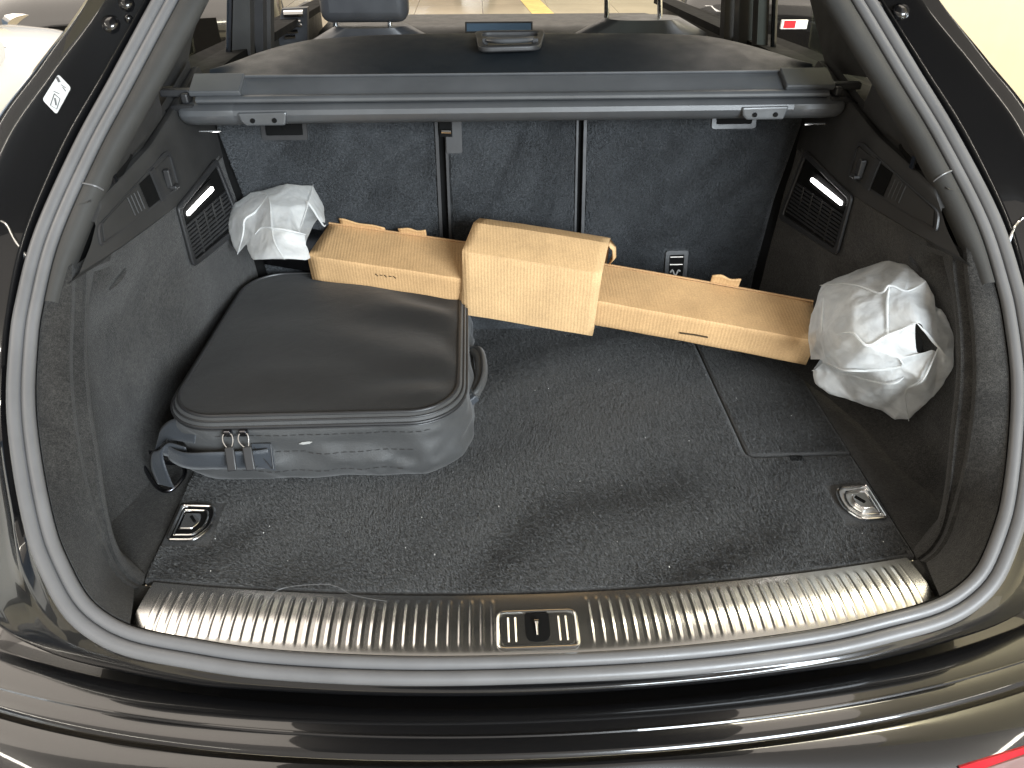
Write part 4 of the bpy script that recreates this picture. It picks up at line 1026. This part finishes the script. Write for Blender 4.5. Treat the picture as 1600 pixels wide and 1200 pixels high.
# ================================================================== CARPET PILE
def vnoise(u, v, n, seed):
    g = np.random.default_rng(seed).random((n+3, n+3)); x = u*n; y = v*n; i = x.astype(int); j = y.astype(int); fx = x-i; fy = y-j
    fx = fx*fx*(3-2*fx); fy = fy*fy*(3-2*fy)
    return (g[i, j]*(1-fx)+g[i+1, j]*fx)*(1-fy)+(g[i, j+1]*(1-fx)+g[i+1, j+1]*fx)*fy
def vn2(u, v, n1, n2, seed):
    g = np.random.default_rng(seed).random((n1+3, n2+3)); x = u*n1; y = v*n2; i = x.astype(int); j = y.astype(int); fx = x-i; fy = y-j
    fx = fx*fx*(3-2*fx); fy = fy*fy*(3-2*fy)
    return (g[i, j]*(1-fx)+g[i+1, j]*fx)*(1-fy)+(g[i, j+1]*(1-fx)+g[i+1, j+1]*fx)*fy
def pile(name, parent, mat, n, place, normal, tu, tv, hgt, wid, seed, keep=None):
    r = np.random.default_rng(seed); u, v = r.random(n), r.random(n)
    if keep is not None: k = keep(u, v); u, v = u[k], v[k]
    n = len(u); base = place(u, v); N = np.array(normal); U = np.array(tu); W = np.array(tv)
    w_ = .10*vnoise(u, v, 4, seed+9); aa = np.clip((u+v)/2+w_, 0, .999); bb = np.clip((u-v+1)/2+w_, 0, .999)     # brushed swathes run diagonally
    ang = .6+3.2*vn2(aa, bb, 3, 12, seed+1)+1.8*vn2(aa, bb, 6, 26, seed+2)+r.normal(0, .55, n)
    amt = .55+.75*vn2(aa, bb, 3, 15, seed+3)+.30*vnoise(u, v, 23, seed+4)
    lean = (np.cos(ang)[:, None]*U+np.sin(ang)[:, None]*W)*(amt*hgt)[:, None]
    a2 = r.random(n)*2*math.pi; side = (np.cos(a2)[:, None]*U+np.sin(a2)[:, None]*W)*(wid*(.6+.8*r.random(n)))[:, None]
    tip = base+N*(hgt*(.6+.7*r.random(n)))[:, None]+lean
    V = np.stack([base-side/2, base+side/2, tip], 1).reshape(-1, 3)
    me = bpy.data.meshes.new(name); me.vertices.add(3*n); me.vertices.foreach_set('co', V.ravel())
    me.loops.add(3*n); me.loops.foreach_set('vertex_index', np.arange(3*n, dtype=np.int32))
    me.polygons.add(n); me.polygons.foreach_set('loop_start', np.arange(0, 3*n, 3, dtype=np.int32))
    me.update(calc_edges=True); me.materials.append(M[mat])
    o = bpy.data.objects.new(name, me); COL.objects.link(o); attach(o, parent); o['kind'] = 'stuff'; return o
def fibre(name, lo, hi):
    m, nt, bs = new_mat(name)
    c = ramp(nt, noise_n(nt, 520, 2), [(0.38, lo), (0.62, hi)]); nt.links.new(c, bs.inputs['Base Color'])
    setin(bs, Roughness=0.75); bs.inputs['Specular IOR Level'].default_value = 0.25; return m
M['floorpile'] = fibre('floor_carpet_fibre', (0.042, 0.0425, 0.043), (0.110, 0.111, 0.110))
M['seatpile'] = fibre('seat_velour_fibre', (0.030, 0.0325, 0.035), (0.068, 0.073, 0.079))
def keep_floor(u, v):
    x = (u-.5)*2*XF; y = v*.74-.035
    yb = .014-.042*(1-np.minimum(1, (x/.52)**2)); gap = ((np.abs(x-HX) < .0058) & (y > HY)) | ((np.abs(y-HY) < .0058) & (x > HX))
    bagged = (x > -.50) & (x < -.15) & (y > .26) & (y < .62)
    td = (np.abs(x) > .462) & (np.abs(x) < .533) & (y > .076) & (y < .164)
    return (y > yb+.005) & (y < .69) & (np.abs(x) < XF-.003) & ~gap & ~bagged & ~td
pile('carpet_pile', floor_o, 'floorpile', 560000, lambda u, v: np.stack([(u-.5)*2*XF, v*.74-.035, np.zeros_like(u)], 1), (0, 0, 1), (1, 0, 0), (0, 1, 0), .0032, .0011, 21, keep_floor)
for k, (xa, xb) in enumerate(((-.55, -.15), (-.12, .118), (.142, .55))):
    def keep_seat(u, v, xa=xa, xb=xb):
        x = xa+(xb-xa)*u; z = .06+.36*v; e = np.interp(z, [0, .10, .253, .393, .44], [.49, .496, .5213, .5575, .56])-.006
        kk = np.abs(x) < e
        for (p, q, r_, s_) in ((-.475, -.384, .369, .42), (.375, .466, .379, .43), (-.142, -.096, .343, .43), (.303, .355, .09, .158)): kk &= ~((x > p) & (x < q) & (z > r_) & (z < s_))
        return kk
    pile('velour_pile', SB[k], 'seatpile', int(110000*(xb-xa)/.4), lambda u, v, xa=xa, xb=xb: np.stack([xa+(xb-xa)*u, .66+.24*(.06+.36*v), .06+.36*v], 1)+SN*.0005, SN, (1, 0, 0), (0, .233, .972), .0030, .0014, 40+k*7, keep_seat)

# ================================================================== LINT, FLUFF
VF = []
for _ in range(46):
    x, y = random.uniform(-.52, .52), random.uniform(-.02, .5)
    if -.56 < x < -.10 and y > .19: continue
    l = random.uniform(.0005, .0012); VF.append(boxvf((x, y, .0034), (l, l*random.uniform(.5, 2), .0008)))
o = mk('carpet_lint', *join(*VF), 'lint', car, False); o['kind'] = 'stuff'
o = mk('loose_hair', *tube(catmull([(-.365, -.045, .010), (-.345, -.015, .010), (-.30, -.008, .010), (-.27, -.012, .010), (-.245, -.028, .010), (-.20, -.04, .010)], 30), .00035, 5), 'rubber', None)
tag(o, 'single pale hair curling over the left half of the steel sill', 'hair')

# ================================================================== AROUND THE CAR
o = mk('showroom_floor', [(-30, -12, -.65), (30, -12, -.65), (30, 40, -.65), (-30, 40, -.65)], [(0, 1, 2, 3)], 'tiles', None, False); o['kind'] = 'structure'
o = mk('showroom_wall', *boxvf((2.05, 1.2, 1.2), (.15, 3.6, 3.7)), 'wall', None, False); o['kind'] = 'structure'
o = mk('showroom_back_wall', *boxvf((-2, 16, 1.4), (26, .2, 4.4)), 'wall', None, False); o['kind'] = 'structure'

def parked_car(label, loc, rotz, paintm, L=4.5, W=1.84, H=1.55):
    e = thing('parked_car', label, 'car', loc, 'other cars in the hall')
    e['_w'] = [0, 0, 0]; e.rotation_euler = (0, 0, rotz)
    st = [(-.5, .30, .70, .78), (-.48, .26, .86, .90), (-.40, .22, .98, .97), (-.2, .2, 1.0, 1.0), (.1, .2, 1.0, 1.0), (.22, .2, .98, 1.0), (.36, .22, .92, .98), (.46, .26, .84, .90), (.5, .34, .70, .74)]
    rows = []
    for fx, zb, zt_, wf in st:
        x = fx*L; hw = W/2*wf; zt2 = zt_; R = []
        for t in np.linspace(0, 1, 25):
            a = math.pi*2*t; cx = math.copysign(abs(math.cos(a))**.35, math.cos(a)); sz = math.copysign(abs(math.sin(a))**.6, math.sin(a))
            R.append((x, hw*cx, (zb+zt2)/2+(zt2-zb)/2*sz))
        rows.append(R[:-1])
    rows = [list(r) for r in np.array([catmull(np.array(rows)[:, k], 40) for k in range(24)]).transpose(1, 0, 2)]
    V, F = grid(rows, False, True); F += [tuple(range(24)), tuple(39*24+j for j in range(24))]
    mk('body', V, F, paintm, e, True, 50)
    gh = [(-.46, .02), (-.36, .92), (-.30, 1), (.02, 1), (.22, .05)]
    rows = []
    for fx, f in ((-.45, .0), (-.34, .86), (-.27, 1.0), (-.05, 1.03), (.06, .97), (.25, .0)):
        z = .92+(H-.92)*f; hw = W/2*(.93-.20*f)
        rows.append([(fx*L, -hw, z-.03*f), (fx*L, -hw*.6, z+.02*f), (fx*L, 0, z+.03*f), (fx*L, hw*.6, z+.02*f), (fx*L, hw, z-.03*f)])
    mk('roof', *grid(rows[1:5]), paintm, e, True, 60)
    mk('windscreen', *grid(rows[4:6]), 'screen', e, True, 60); mk('rear_window', *grid(rows[0:2]), 'screen', e, True, 60)
    for sg in (-1, 1):
        mk('side_window', [(fx*L, sg*W/2*.93, .92) for fx in (-.44, .24)]+[rows[4][4 if sg > 0 else 0], rows[2][4 if sg > 0 else 0], rows[1][4 if sg > 0 else 0]], [(0, 1, 2, 3, 4)], 'screen', e, False)
        for fx in (-.31, .31):
            w = mk('wheel', *tube([(fx*L, sg*(W/2-.22), .34), (fx*L, sg*(W/2-.01), .34)], .34, 32), 'tyre', e)
            mk('rim', *tube([(fx*L, sg*(W/2-.06), .34), (fx*L, sg*(W/2+.002), .34)], .23, 20), 'chrome', w)
        mk('headlight', *tube([(.455*L, sg*.62, .72), (.488*L, sg*.56, .70)], [.13, .10], 16, flat=.5), 'chrome', e)
        mk('mirror', *tube([(.13*L, sg*(W/2-.05), .98), (.13*L, sg*(W/2+.10), 1.02), (.12*L, sg*(W/2+.18), 1.02)], [.05, .09, .05], 10), paintm, e)
    mk('grille', *boxvf((.495*L, 0, .58), (.05, .9, .22)), 'black', e, False)
    return e
parked_car('white car with a rounded bonnet parked just left of the boot', (-2.50, 1.02, -.65), math.radians(93), 'white_paint')
parked_car('taupe car parked beyond the white one at far left', (-4.9, 5.0, -.65), math.radians(80), 'taupe_paint')
parked_car('black car seen through the left side window', (-2.75, 6.3, -.65), math.radians(-72), 'paint')
parked_car('dark car seen through the right side window', (2.95, 6.0, -.65), math.radians(62), 'paint')
parked_car('grey car far off behind the windscreen', (-1.6, 13.4, -.65), math.radians(8), 'taupe_paint')
o = mk('floor_marking', [(-.2+.9, 7.2, -.646), (.98, 7.2, -.646), (.52, 12.5, -.646), (.30, 12.5, -.646)], [(0, 1, 2, 3)], 'lineyellow', None, False); o['kind'] = 'structure'
# red and white plate beside the right car
pl_ = thing('wall_plate', 'small red and white plate seen through the right rear window', 'plate', tuple(py(1238, 40, 1.8)))
a, b = py(1219, 45, 1.9), py(1262, 31, 1.9)
mk('plate_board', *boxvf(((a[0]+b[0])/2, 1.9, (a[2]+b[2])/2), (b[0]-a[0], .01, b[2]-a[2])), 'plate_white', pl_, False)
a, b = py(1224, 44, 1.893), py(1244, 32, 1.893)
mk('red_field', *boxvf(((a[0]+b[0])/2, 1.893, (a[2]+b[2])/2), (b[0]-a[0], .003, b[2]-a[2])), 'red', pl_, False)
for o in list(bpy.data.objects):
    if '_w' in o: del o['_w']
